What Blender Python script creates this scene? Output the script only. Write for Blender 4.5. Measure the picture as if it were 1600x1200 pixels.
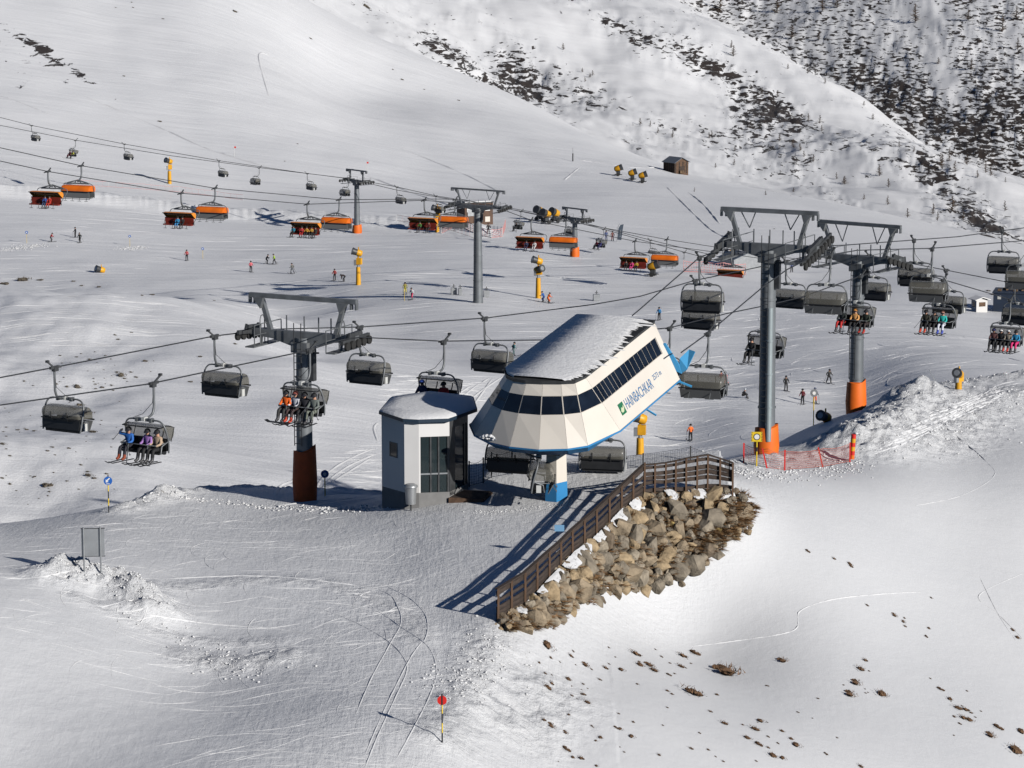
import bpy, bmesh, math, random
import numpy as np
from mathutils import Vector, Matrix
random.seed(7)
sc = bpy.context.scene
for _o in list(bpy.data.objects):
    bpy.data.objects.remove(_o)
COL = sc.collection
R = math.radians
# ---------------------------------------------------------------- camera, sky, sun, exposure
F = 4800.0                      # focal length in photograph pixels (1600 wide)
PITCH = R(9.5)
SP, CP = math.sin(PITCH), math.cos(PITCH)
cam_d = bpy.data.cameras.new('camera')
cam = bpy.data.objects.new('camera', cam_d); COL.objects.link(cam)
cam_d.sensor_width = 36.0; cam_d.lens = 36.0 * F / 1600.0
cam_d.clip_start = 1.0; cam_d.clip_end = 9000.0
cam.rotation_euler = (math.pi / 2 - PITCH, 0, 0)
sc.camera = cam
SUN_EL = R(21.0); SUN_AZ = R(134.0)                 # azimuth clockwise from +Y
SUN = Vector((math.sin(SUN_AZ) * math.cos(SUN_EL), math.cos(SUN_AZ) * math.cos(SUN_EL), math.sin(SUN_EL)))
world = bpy.data.worlds.new('World'); sc.world = world; world.use_nodes = True
wn = world.node_tree
for n in list(wn.nodes): wn.nodes.remove(n)
sky = wn.nodes.new('ShaderNodeTexSky'); sky.sky_type = 'NISHITA'; sky.sun_disc = False
sky.sun_elevation = SUN_EL; sky.sun_rotation = SUN_AZ; sky.altitude = 3000; sky.air_density = 0.8; sky.dust_density = 0.0; sky.ozone_density = 5.0
bg = wn.nodes.new('ShaderNodeBackground'); bg.inputs[1].default_value = 0.05
wo = wn.nodes.new('ShaderNodeOutputWorld')
wn.links.new(sky.outputs[0], bg.inputs[0]); wn.links.new(bg.outputs[0], wo.inputs[0])
sun_d = bpy.data.lights.new('sun', 'SUN'); sun_d.energy = 5.0; sun_d.angle = R(0.53); sun_d.color = (1.0, 0.955, 0.89)
sun = bpy.data.objects.new('sun', sun_d); COL.objects.link(sun)
sun.rotation_euler = SUN.to_track_quat('Z', 'Y').to_euler()
sc.view_settings.view_transform = 'Standard'; sc.view_settings.look = 'None'
sc.view_settings.exposure = 0.0; sc.view_settings.gamma = 1.0; sc.view_settings.use_curve_mapping = False
sc.cycles.diffuse_bounces = 0; sc.cycles.max_bounces = 8; sc.cycles.transparent_max_bounces = 12

# ---------------------------------------------------------------- helpers
def at(px, py, D):
    """world point seen at photograph pixel (px,py) at distance D along the view axis"""
    a = (px - 800.0) / F; b = (600.0 - py) / F
    return Vector((a * D, (CP + b * SP) * D, (-SP + b * CP) * D))
def pix(p):
    d = p[1] * CP - p[2] * SP
    return (800 + F * p[0] / d, 600 - F * (p[1] * SP + p[2] * CP) / d, d)

def new_mat(name, color, rough=0.6, metal=0.0, noise=None, bump=None, coat=0.0, spec=None):
    """noise=(scale, amount): colour variation ; bump=(scale,strength,dist)"""
    m = bpy.data.materials.new(name); m.use_nodes = True
    nt = m.node_tree; b = nt.nodes['Principled BSDF']
    b.inputs['Base Color'].default_value = (*color, 1); b.inputs['Roughness'].default_value = rough
    b.inputs['Metallic'].default_value = metal
    if coat: b.inputs['Coat Weight'].default_value = coat
    if spec is not None: b.inputs['Specular IOR Level'].default_value = spec
    tc = nt.nodes.new('ShaderNodeTexCoord')
    if noise:
        n = nt.nodes.new('ShaderNodeTexNoise'); n.inputs['Scale'].default_value = noise[0]; n.inputs['Detail'].default_value = 5
        nt.links.new(tc.outputs['Object'], n.inputs['Vector'])
        r = nt.nodes.new('ShaderNodeValToRGB')
        k = noise[1]
        r.color_ramp.elements[0].position = 0.3; r.color_ramp.elements[1].position = 0.7
        r.color_ramp.elements[0].color = (*[c * (1 - k) for c in color], 1)
        r.color_ramp.elements[1].color = (*[min(1, c * (1 + k)) for c in color], 1)
        nt.links.new(n.outputs['Fac'], r.inputs['Fac']); nt.links.new(r.outputs['Color'], b.inputs['Base Color'])
    if bump:
        n = nt.nodes.new('ShaderNodeTexNoise'); n.inputs['Scale'].default_value = bump[0]; n.inputs['Detail'].default_value = 6
        nt.links.new(tc.outputs['Object'], n.inputs['Vector'])
        bp = nt.nodes.new('ShaderNodeBump'); bp.inputs['Strength'].default_value = bump[1]; bp.inputs['Distance'].default_value = bump[2]
        nt.links.new(n.outputs['Fac'], bp.inputs['Height']); nt.links.new(bp.outputs['Normal'], b.inputs['Normal'])
    return m

# vectorised gradient noise
_rng = np.random.RandomState(3)
_perm = _rng.permutation(4096).astype(np.int64)
_ang = _rng.rand(4096) * 2 * np.pi
_gx, _gy = np.cos(_ang), np.sin(_ang)
def pnoise(x, y):
    x = np.asarray(x, float); y = np.asarray(y, float)
    xi = np.floor(x).astype(np.int64); yi = np.floor(y).astype(np.int64)
    xf = x - xi; yf = y - yi
    def g(ix, iy, dx, dy):
        h = _perm[(_perm[ix & 4095] + iy) & 4095]
        return _gx[h] * dx + _gy[h] * dy
    u = xf * xf * xf * (xf * (xf * 6 - 15) + 10); v = yf * yf * yf * (yf * (yf * 6 - 15) + 10)
    a = g(xi, yi, xf, yf); b = g(xi + 1, yi, xf - 1, yf); c = g(xi, yi + 1, xf, yf - 1); d = g(xi + 1, yi + 1, xf - 1, yf - 1)
    return ((a + (b - a) * u) * (1 - v) + (c + (d - c) * u) * v) * 1.4
def fbm(x, y, o=4, gain=0.5):
    s = 0; a = 1; f = 1
    for i in range(o):
        s = s + a * pnoise(x * f + 17.3 * i, y * f - 9.1 * i); a *= gain; f *= 2.03
    return s
def sstep(a, b, x):
    t = np.clip((x - a) / (b - a), 0, 1); return t * t * (3 - 2 * t)

# ---------------------------------------------------------------- terrain
CTRL = [  # (px, py, D) surface points of the place, read from the photograph with their distances
 (-200,1200,100),(0,1200,105),(350,1200,104.5),(600,1200,105.5),(690,1165,109),(300,1050,118),(0,1000,115),(150,905,125),(0,905,122),
 (0,850,133),(80,828,137),(150,803,142),(265,778,148),(350,790,148),(440,798,147),(520,800,146),(590,803,144),(300,771,155),(380,772,158.5),(440,772,160.5),(520,774,159.5),(600,779,156),(400,950,125),(500,870,134),(700,860,136),
 (600,1000,121),(700,960,124),(730,1080,116),(640,1080,114.5),(-200,900,120),(-250,800,135),(500,1100,112.5),(250,850,135),
 (630,790,144.5),(780,790,142),(850,775,143.5),(900,768,144.5),(960,790,139.5),
 (776,978,123.3),(818,951,125.7),(856,907,129),(892,869,132.5),(930,839,135.5),(969,800,139),(1005,773,141.5),(1039,773,142),(1071,775,142.2),(1105,770,142.6),(1145,778,142.5),
 (1005,745,147),(1100,742,149),(1150,745,149),
 (800,990,122.6),(856,985,125.2),(884,962,129.2),(917,950,131.8),(944,938,133.8),(977,934,135.5),(1010,924,137.2),(1049,907,138.6),(1082,891,139.6),(1112,877,140.4),(1134,858,141.4),(1150,844,142),(1172,812,143.6),(1180,770,148),
 (800,1100,117.5),(860,1050,122),(1000,1000,131),(1100,1100,125),(850,1200,113),(950,1120,119),(1200,1200,119),(1600,1200,128),(1850,1200,135),(1600,1000,143),(1850,1000,150),
 (1400,1000,138),(1300,900,141.5),(1500,850,152),(1250,800,147),(1600,800,158),(1850,800,165),(1400,750,158),(1600,700,172),(1210,745,151.5),(1800,700,180),(1480,690,174),
 (1150,728,155),(1200,722,160),(1260,722,163),(1340,700,166.5),(1385,665,174),(1430,632,183),(1500,607,195),(1600,592,205),(1750,575,215),
 # dip behind the right-hand bank, where the pylons stand
 (1150,712,165),(1197,700,172),(1260,690,176),(1320,660,186),(1337,650,196),(1250,668,190),(1290,658,195),(1380,641,200),
 # piste beyond, right of the station
 (1228,610,350),(1078,690,322),(1000,712,305),(1150,655,326),(1400,580,354),(1600,560,368),(1250,645,338),(1273,632,345),(1350,615,352),(900,735,290),(1130,603,365),(1800,560,395),
 (1300,520,400),(1500,500,425),
 # valley left of the station
 (0,850,240),(0,815,246),(150,790,250),(430,775,262),(590,740,278),(720,720,292),(600,690,290),(300,700,275),(0,700,270),(0,620,300),(200,600,310),(400,650,292),
 (300,540,340),(150,500,350),(0,448,385),(250,470,375),(440,505,362),(500,535,352),(620,560,345),(740,580,340),(-250,700,260),(-250,460,380),(-250,600,310),(380,490,372),(560,620,312),(480,580,328),
 # main piste
 (440,493,440),(380,478,445),(0,435,485),(250,455,462),(620,545,375),(850,560,350),(740,565,362),(1030,497,420),(855,475,440),(740,475,430),(560,447,460),(500,530,400),(292,408,505),(80,378,520),(300,360,545),
 (0,310,570),(540,340,565),(560,365,545),(0,230,625),(400,300,610),(800,360,548),(1000,430,480),(1150,425,490),(1300,440,490),(1450,440,480),(1600,485,440),(1600,430,500),(-300,300,570),(-300,420,485),(1850,430,480),(1850,500,400),
 # smooth mountain slope behind
 (0,100,705),(0,0,770),(400,250,645),(400,100,745),(400,0,830),(700,290,645),(700,200,745),(550,40,875),(640,83,890),(800,152,900),(950,222,820),(1050,271,720),(1300,313,690),(1600,383,630),(1850,440,600),
 (900,330,590),(1200,350,590),(1450,400,545),(250,0,800),(-300,0,740),(-300,150,660),(200,180,675),(550,150,785),(1000,350,575),
 # hollow behind it, rocky slope beyond
 (1050,290,900),(800,190,1010),(1300,335,860),(1600,410,780),(640,125,1010),(450,40,1000),
 (960,215,1010),(1060,262,960),(800,120,1150),(1000,200,1080),(1000,100,1200),(1000,0,1330),(700,60,1120),(600,0,1200),(800,0,1270),(1300,300,960),(1600,370,860),(1850,420,820),
 (1060,0,1420),(1200,67,1330),(1330,152,1230),(1450,224,1140),(1600,300,1030),(1850,400,950),(1200,180,1170),(1400,270,1020),
 (1060,40,1560),(1200,110,1500),(1330,190,1420),(1450,260,1330),(1600,340,1220),
 (1600,290,1400),(1600,0,1650),(1450,0,1680),(1300,0,1720),(1300,120,1600),(1450,205,1480),(1150,0,1750),(1600,150,1520),(1850,0,1600),(1850,350,1300),
]
HID = []   # (px, Y, z) hidden or outside the frame
for px in (-900, -300, 100, 500, 900, 1300, 1700, 2200):
    HID += [(px, 2150, 120), (px, 3000, 520), (px, 4200, 900)]
HID += [(-300,1000,20),(0,1000,12),(200,1000,0),(350,1000,-8),(-300,1400,60),(0,1400,50),(300,1400,20),(100,1200,30)]
HID += [(1200,232,-44),(1000,215,-44.5),(800,215,-45),(600,215,-45.5),(400,200,-46),(200,195,-46),(1350,240,-45),(1500,245,-46),(1650,245,-46),(0,185,-46),(-250,185,-46)]
HID += [(1200,195,-38),(1000,175,-38),(800,170,-37.5),(600,170,-38),(400,168,-38.5),(200,165,-39),(1450,208,-38.5),(1600,225,-40)]
HID += [(450,408,-59),(300,420,-60),(100,425,-61),(-200,425,-62)]
HID += [(-900,150,-30),(-900,300,-50),(-900,700,-40),(2600,150,-38),(2600,300,-48),(2600,700,-60),(2600,1200,-90),(0,70,-31),(800,75,-36),(1600,85,-42),(-300,60,-32),(2000,80,-46)]
P = []
for (px, py, D) in CTRL:
    w = at(px, py, D); P.append((w.x / w.y, math.log(w.y), w.z / w.y))
for (px, Y, z) in HID:
    P.append(((px - 800) / F * 1.0, math.log(Y), z / Y))
P = np.array(P)
KU, KV, CC = 10.0, 4.5, 0.22
A = np.stack([P[:, 0] * KU, P[:, 1] * KV], 1)
def kern(d2): return np.sqrt(d2 + CC * CC)
n = len(A)
M = np.zeros((n + 1, n + 1))
M[:n, :n] = kern(((A[:, None] - A[None]) ** 2).sum(2)) + np.eye(n) * -0.012
M[:n, n] = 1; M[n, :n] = 1
W = np.linalg.solve(M, np.append(P[:, 2], 0))
def seg(a, b, k): return list(np.exp(np.linspace(math.log(a), math.log(b), k, endpoint=False)))
YS = np.array(seg(55, 100, 50) + seg(100, 178, 430) + seg(178, 460, 250) + seg(460, 1000, 170) + seg(1000, 1900, 170) + seg(1900, 4600, 16))
US = np.concatenate([-0.18 - 0.5 * (np.linspace(1, 0, 30, endpoint=False) ** 1.7), np.linspace(-0.18, 0.18, 620, endpoint=False), 0.18 + 0.5 * (np.linspace(0, 1, 31) ** 1.7)])
VS = np.log(YS)
T = np.zeros((len(YS), len(US)))
for i, v in enumerate(VS):
    d2 = (US[:, None] * KU - A[None, :, 0]) ** 2 + (v * KV - A[None, :, 1]) ** 2
    T[i] = kern(d2) @ W[:n] + W[n]
GY = YS[:, None] * np.ones_like(US)[None]; GX = GY * US[None]
Z = T * GY
# image position of every grid point, used only to say where on the mountain it lies
def grid_pix():
    d = GY * CP - Z * SP
    return 800 + F * GX / d, 600 - F * (GY * SP + Z * CP) / d
PX, PY = grid_pix()
def polydist(pts):
    """distance in metres (ground plane) of every grid point to a polyline of world points"""
    best = np.full(GX.shape, 1e9)
    for a, b in zip(pts[:-1], pts[1:]):
        ax, ay = a[0], a[1]; dx, dy = b[0] - ax, b[1] - ay
        t = np.clip(((GX - ax) * dx + (GY - ay) * dy) / (dx * dx + dy * dy + 1e-9), 0, 1)
        best = np.minimum(best, np.hypot(GX - ax - t * dx, GY - ay - t * dy))
    return best
CHOP = np.zeros_like(Z)
def bank(pts, w, h, rough, chopw=1.0):
    global Z
    d = polydist([at(*p) for p in pts])
    m = np.exp(-(d / w) ** 2)
    nz = fbm(GX * .8, GY * .8, 4, 0.5)
    Z = Z + m * h * np.clip(1 + .7 * rough * nz, .25, 1.8)
    CHOP[:] = np.maximum(CHOP, chopw * np.exp(-(d / (w * 1.3)) ** 2))
# ploughed banks
bank([(245,780,148),(300,772,154.5),(380,773,158),(440,773,160),(520,775,159),(600,780,155.5)], 1.1, 0.3, 0.8)
bank([(185,797,143),(230,786,146),(265,780,148.5)], .8, 0.25, 0.9)
bank([(220,893,126),(400,893,129),(520,903,129),(600,930,126),(640,960,124),(655,1000,121)], .7, .015, 0, .55)
bank([(120,930,122),(250,955,121),(340,975,121),(430,985,121)], .5, .015, 0, .5)
bank([(92,898,124),(150,893,125),(200,905,124.5),(236,935,123)], 1.15, 0.75, 0.9)
bank([(1150,728,155),(1200,726,160),(1260,722,163)], 1.2, 0.25, 1.0)
bank([(1330,700,167),(1385,668,174),(1430,634,183)], 2.6, 1.0, 0.35)
bank([(1430,634,183),(1500,607,195),(1610,592,205)], 2.6, .6, 0.4)
bank([(-200,296,576),(0,296,576),(100,297,575),(200,300,573),(300,310,568),(400,322,565),(540,343,558),(650,362,550),(750,380,540)], 2.6, 2.0, 0.15, 0)
bank([(1345,712,165),(1450,700,171),(1540,660,184),(1620,640,190)], 2.2, 0.35, .7)
bank([(690,1190,110),(735,1100,115.5),(770,1010,122)], 1.0, 0.2, 0.9, 0.8)
bank([(790,1180,115),(850,1080,119.5)], 1.6, 0.2, 1.2, 0.7)
bank([(300,1010,119),(380,1030,118.5),(440,1020,119)], 0.9, 0.12, 1.2, 0.7)
# the plateau inside the timber fence is levelled
_fl = [at(*q) for q in [(690,1010,121.5),(776,977,123.3),(856,907,129),(892,869,132.5),(930,839,135.5),(969,800,139),(1005,773,141.5),(1071,772,142.2),(1145,776,142.5)]]
_pp = [at(*q) for q in [(776,977,123.3),(870,888,131.2),(1005,773,141.5),(1120,772,142.5),(700,960,124),(640,800,143),(780,790,142),(600,900,130)]]
_A = np.array([[p.x, p.y, 1] for p in _pp]); _c = np.linalg.lstsq(_A, np.array([p.z for p in _pp]), rcond=None)[0]
_pl = _c[0] * GX + _c[1] * GY + _c[2]
_x0, _y0 = np.array([p.x for p in _fl]), np.array([p.y for p in _fl])
_sd = np.full(GX.shape, -1e9)
_fd = polydist(_fl)
_yl = np.interp(GX, _x0, _y0, left=-1e3, right=1e3)          # inside = beyond the fence line
_ins = (GY > _yl) & (GX > _x0[0])
_inside = (GY > np.interp(GX, _x0, _y0, left=_y0[0], right=1e3))
_wt = np.where(_inside, 1.0, 1 - sstep(0, .5, _fd)) * sstep(_x0[0] - 4.5, _x0[0] + .8, GX) * (1 - sstep(148.0, 152, GY)) * np.where(GX < _x0[1], sstep(_y0[0] - .5, _y0[0] + 3.5, GY), 1)
Z = Z * (1 - _wt) + _pl * _wt
# general relief, growing with distance
near = 1 - sstep(170, 260, GY)
Z = Z + near * (0.07 * fbm(GX / 8, GY / 8, 2) + 0.012 * fbm(GX * 1.1, GY * 1.1, 3)) * np.where(GX > 4, .5, 1)
mid = sstep(180, 260, GY) * (1 - sstep(450, 620, GY))
leftv = mid * (1 - sstep(480, 640, PX)) * sstep(432, 470, PY)
Z = Z + mid * 0.25 * fbm(GX / 22, GY / 22, 3)
Z = Z + leftv * (1.5 * fbm(GX / 26 + 3, GY / 34, 2) + 0.30 * fbm(GX / 7, GY / 9, 3) * (1 - sstep(130, 330, PX)))
far = sstep(560, 700, GY) * (1 - sstep(880, 980, GY))
Z = Z + far * (1.5 * fbm((GX + 0.5 * GY) / 90, (GY - GX) / 160, 4))
farE = sstep(900, 980, GY)
Z = Z + farE * (5.5 * fbm((GX + GY * 0.35) / 110, (GY) / 190, 5, 0.55))
Z = Z + CHOP * 0.07 * (fbm(GX * 1.6, GY * 1.3, 4, 0.6))
CHOPB = CHOP
def H(x, y):
    u = x / y; v = math.log(y)
    i = int(np.searchsorted(VS, v)) - 1; j = int(np.searchsorted(US, u)) - 1
    i = max(0, min(len(VS) - 2, i)); j = max(0, min(len(US) - 2, j))
    a = (y - YS[i]) / (YS[i + 1] - YS[i]); b = (u - US[j]) / (US[j + 1] - US[j])
    return float((Z[i, j] * (1 - b) + Z[i, j + 1] * b) * (1 - a) + (Z[i + 1, j] * (1 - b) + Z[i + 1, j + 1] * b) * a)
def G(px, py, dmin=60, dmax=2400):
    """first point of the ground seen at a photograph pixel"""
    t = dmin; prev = None
    while t < dmax:
        w = at(px, py, t); h = H(w.x, w.y)
        if w.z <= h:
            lo = prev if prev else t; hi = t
            for _ in range(14):
                m_ = (lo + hi) / 2; w = at(px, py, m_)
                if w.z <= H(w.x, w.y): hi = m_
                else: lo = m_
            w = at(px, py, hi); return Vector((w.x, w.y, H(w.x, w.y)))
        prev = t; t *= 1.004
    return at(px, py, dmax)
# rock cover on the far slopes
PX, PY = grid_pix()
def blob(cx, cy, rx, ry, ang=0.0):
    c, s = math.cos(ang), math.sin(ang)
    x = (PX - cx); y = (PY - cy)
    return np.exp(-(((x * c + y * s) / rx) ** 2 + ((-x * s + y * c) / ry) ** 2))
crest = np.interp(PX, [1050,1200,1330,1450,1600,1850], [-8,67,152,224,300,400])
crestD = np.interp(PX, [400,640,800,950,1050,1300,1600], [1020,1000,960,930,880,820,760])
ROCK = np.zeros_like(Z)
isF = sstep(1240, 1300, GY + 0 * PX) * (PY < crest + 4) * (GY > 1180)
a_ = R(33)
clus = fbm(PX / 70, PY / 40, 3)
E = 0.14 + 0.22 * clus
for (cx, cy, rx, ry, k) in [(500,30,60,14,.5),(690,75,45,20,.55),(730,110,60,18,.5),(790,95,30,40,.35),(815,120,50,25,.42),(880,130,60,25,.35),(830,150,50,22,.5),(960,40,70,16,.4),(1010,60,40,18,.45),(1090,95,80,20,.45),
      (1160,130,90,22,.45),(1230,180,70,28,.55),(1240,250,90,30,.4),(1180,200,60,25,.4),(1100,210,60,22,.3),(1000,230,40,14,.35),(1420,245,50,22,.5),(1480,280,60,26,.6),(1360,220,60,25,.3),(1550,350,60,28,.5),(1500,330,70,22,.35),(1020,190,40,20,.25),(930,160,40,22,.3),
      (1575,395,40,22,.45),(1340,330,50,10,.35)]:
    E = E + k * blob(cx, cy, rx, ry, a_)
E = E - 0.30 * blob(900, 60, 160, 22, a_) - 0.25 * blob(1330, 190, 260, 14, a_) - 0.2 * blob(1330, 290, 150, 12, a_)
Fm = 0.56 + 0.16 * clus + 0.3 * blob(1400, 170, 120, 45, a_) + 0.3 * blob(1560, 180, 120, 60, a_) + .15 * blob(1570, 240, 80, 30, a_) - 0.5 * blob(1470, 110, 60, 22, R(60)) - 0.25 * blob(1440, 30, 60, 40)
ROCK = np.where(isF > 0.5, Fm, np.where(GY > crestD * 0.985, E, 0))
lb = blob(60, 75, 90, 9, R(31)) * 0.85 + blob(125, 118, 22, 6, R(40)) * 0.6 + blob(40, 90, 60, 22, R(30)) * 0.45 + blob(45, 135, 30, 9, R(30)) * 0.4
ROCK = np.where((GY > 640) & (GY < crestD * 0.985), np.maximum(lb, 0.25 * blob(1330, 318, 200, 7, R(10))), ROCK)
STREAK = mid + far
LEFTV = leftv
SMOOTH = near * sstep(0, 3, GX - np.interp(GY, [100, 123, 142, 160], [-1.0, 1.5, 10.5, 13])) + (1 - sstep(124, 136, GY)) * (1 - sstep(-13, -6, GX)) * .8 * near
# tiny steps of rock that stand out of the snow
rk = fbm(GX / 7.0, GY / 16.0, 4, 0.6)
Z = Z + np.where(GY > 850, np.clip(ROCK, 0, 1), 0) * 1.6 * rk

def build_terrain():
    nr, nc = Z.shape
    co = np.stack([GX, GY, Z], 2).reshape(-1, 3).astype(np.float32)
    me = bpy.data.meshes.new('snow_ground')
    idx = np.arange(nr * nc).reshape(nr, nc)
    q = np.stack([idx[:-1, :-1], idx[:-1, 1:], idx[1:, 1:], idx[1:, :-1]], 2).reshape(-1, 4)
    me.vertices.add(nr * nc); me.vertices.foreach_set('co', co.ravel())
    me.loops.add(q.size); me.loops.foreach_set('vertex_index', q.ravel().astype(np.int32))
    me.polygons.add(len(q)); me.polygons.foreach_set('loop_start', np.arange(0, q.size, 4, dtype=np.int32)); me.polygons.foreach_set('loop_total', np.full(len(q), 4, dtype=np.int32))
    me.polygons.foreach_set('use_smooth', np.ones(len(q), dtype=bool))
    me.update()
    for nm, arr in (('rock', ROCK), ('chop', CHOPB), ('near', near), ('leftv', LEFTV), ('smooth', SMOOTH)):
        at_ = me.attributes.new(nm, 'FLOAT', 'POINT'); at_.data.foreach_set('value', np.clip(arr, 0, 1.5).ravel().astype(np.float32))
    o = bpy.data.objects.new('snow_ground', me); COL.objects.link(o); o['kind'] = 'structure'
    return o
def snow_nodes(m, terrain=True):
    m.use_nodes = True; nt = m.node_tree; L = nt.links.new
    for n_ in list(nt.nodes): nt.nodes.remove(n_)
    N = lambda t, **k: (lambda q: ([setattr(q, a, b) for a, b in k.items()], q)[1])(nt.nodes.new(t))
    out = N('ShaderNodeOutputMaterial'); b = N('ShaderNodeBsdfPrincipled'); L(b.outputs[0], out.inputs[0])
    geo = N('ShaderNodeNewGeometry')
    def mapping(sx, sy, sz, rz=0):
        mp = N('ShaderNodeMapping'); mp.inputs['Scale'].default_value = (sx, sy, sz); mp.inputs['Rotation'].default_value = (0, 0, rz)
        L(geo.outputs['Position'], mp.inputs['Vector']); return mp.outputs[0]
    def noise(vec, scale=1, det=4, rough=.5, dist=0):
        n_ = N('ShaderNodeTexNoise'); n_.inputs['Scale'].default_value = scale; n_.inputs['Detail'].default_value = det; n_.inputs['Roughness'].default_value = rough; n_.inputs['Distortion'].default_value = dist
        L(vec, n_.inputs['Vector']); return n_.outputs['Fac']
    def mth(op, a, c=None, clamp=False):
        n_ = N('ShaderNodeMath', operation=op, use_clamp=clamp)
        for i, s in enumerate((a, c)):
            if s is None: continue
            if isinstance(s, (int, float)): n_.inputs[i].default_value = s
            else: L(s, n_.inputs[i])
        return n_.outputs[0]
    def attr(nm):
        a = N('ShaderNodeAttribute'); a.attribute_name = nm; return a.outputs['Fac']
    def mix(f, c1, c2):
        n_ = N('ShaderNodeMix', data_type='RGBA')
        for s, v in ((n_.inputs[0], f), (n_.inputs[6], c1), (n_.inputs[7], c2)):
            if hasattr(v, 'links') or hasattr(v, 'node'): L(v, s)
            elif isinstance(v, tuple): s.default_value = v
            else: s.default_value = v
        return n_.outputs[2]
    b.inputs['Roughness'].default_value = 0.55; b.inputs['Specular IOR Level'].default_value = 0.25
    pos = mapping(1, 1, 1)
    if not terrain:
        L(mix(noise(pos, .8, 4), (.66, .67, .69, 1), (.76, .765, .775, 1)), b.inputs['Base Color'])
        bp = N('ShaderNodeBump'); bp.inputs['Strength'].default_value = .6; bp.inputs['Distance'].default_value = .06
        L(noise(pos, 5, 6, .6), bp.inputs['Height']); L(bp.outputs[0], b.inputs['Normal']); return
    nr_, ch, rk_, lv = attr('near'), attr('chop'), attr('rock'), attr('leftv')
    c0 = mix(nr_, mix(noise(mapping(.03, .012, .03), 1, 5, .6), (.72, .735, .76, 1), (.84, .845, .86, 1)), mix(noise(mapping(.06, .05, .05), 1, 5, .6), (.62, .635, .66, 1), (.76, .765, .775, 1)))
    # rock mask
    cellv = mapping(.26, .11, .85, R(-8))
    rn = noise(cellv, 1.0, 6, .62, .6)
    thr = mth('SUBTRACT', .715, mth('MULTIPLY', rk_, .30))
    mask = mth('MULTIPLY', mth('SUBTRACT', rn, thr), 30, True)
    mask = mth('MULTIPLY', mask, mth('GREATER_THAN', rk_, .03))
    rc = mix(noise(pos, .12, 5, .7), (.016, .014, .014, 1), (.075, .06, .05, 1))
    L(mix(mask, c0, rc), b.inputs['Base Color'])
    # relief: groomer combing, ski scratches, wind crust, chopped snow
    far_ = mth('SUBTRACT', 1, nr_)
    streak = noise(mapping(.055, .5, .3, R(6)), 1, 6, .68)
    st2 = noise(mapping(.02, .13, .1, R(-25)), 1, 5, .6)
    grain = noise(pos, 3.5, 6, .65)
    chopn = noise(pos, 1.9, 7, .7)
    s1 = noise(mapping(3.4, .32, .5, R(28)), 1, 6, .7, .8)
    s2 = noise(mapping(2.9, .24, .5, R(-52)), 1, 6, .7, 1.4)
    big = mth('MULTIPLY', noise(mapping(.09, .07, .07), 1, 3, .5), mth('SUBTRACT', 1, mth('MULTIPLY', attr('smooth'), .88)))
    h = mth('MULTIPLY', mth('ADD', mth('MULTIPLY', s1, .055), mth('MULTIPLY', s2, .05)), mth('MULTIPLY', nr_, big))
    h = mth('ADD', h, mth('MULTIPLY', grain, mth('SUBTRACT', .06, mth('MULTIPLY', attr('smooth'), .045))))
    h = mth('ADD', h, mth('MULTIPLY', mth('MULTIPLY', streak, mth('SUBTRACT', 1, lv)), mth('MULTIPLY', far_, .15)))
    h = mth('ADD', h, mth('MULTIPLY', st2, mth('MULTIPLY', far_, .42)))
    h = mth('ADD', h, mth('MULTIPLY', chopn, mth('MULTIPLY', ch, .32)))
    h = mth('ADD', h, mth('MULTIPLY', mask, 1.2))
    bp = N('ShaderNodeBump'); bp.inputs['Strength'].default_value = 1.0; bp.inputs['Distance'].default_value = 1.0
    L(h, bp.inputs['Height']); L(bp.outputs[0], b.inputs['Normal'])
M_SNOWG = bpy.data.materials.new('snow_ground'); snow_nodes(M_SNOWG)
M_SNOW = bpy.data.materials.new('snow'); snow_nodes(M_SNOW, False)
ground = build_terrain(); ground.data.materials.append(M_SNOWG)
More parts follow.
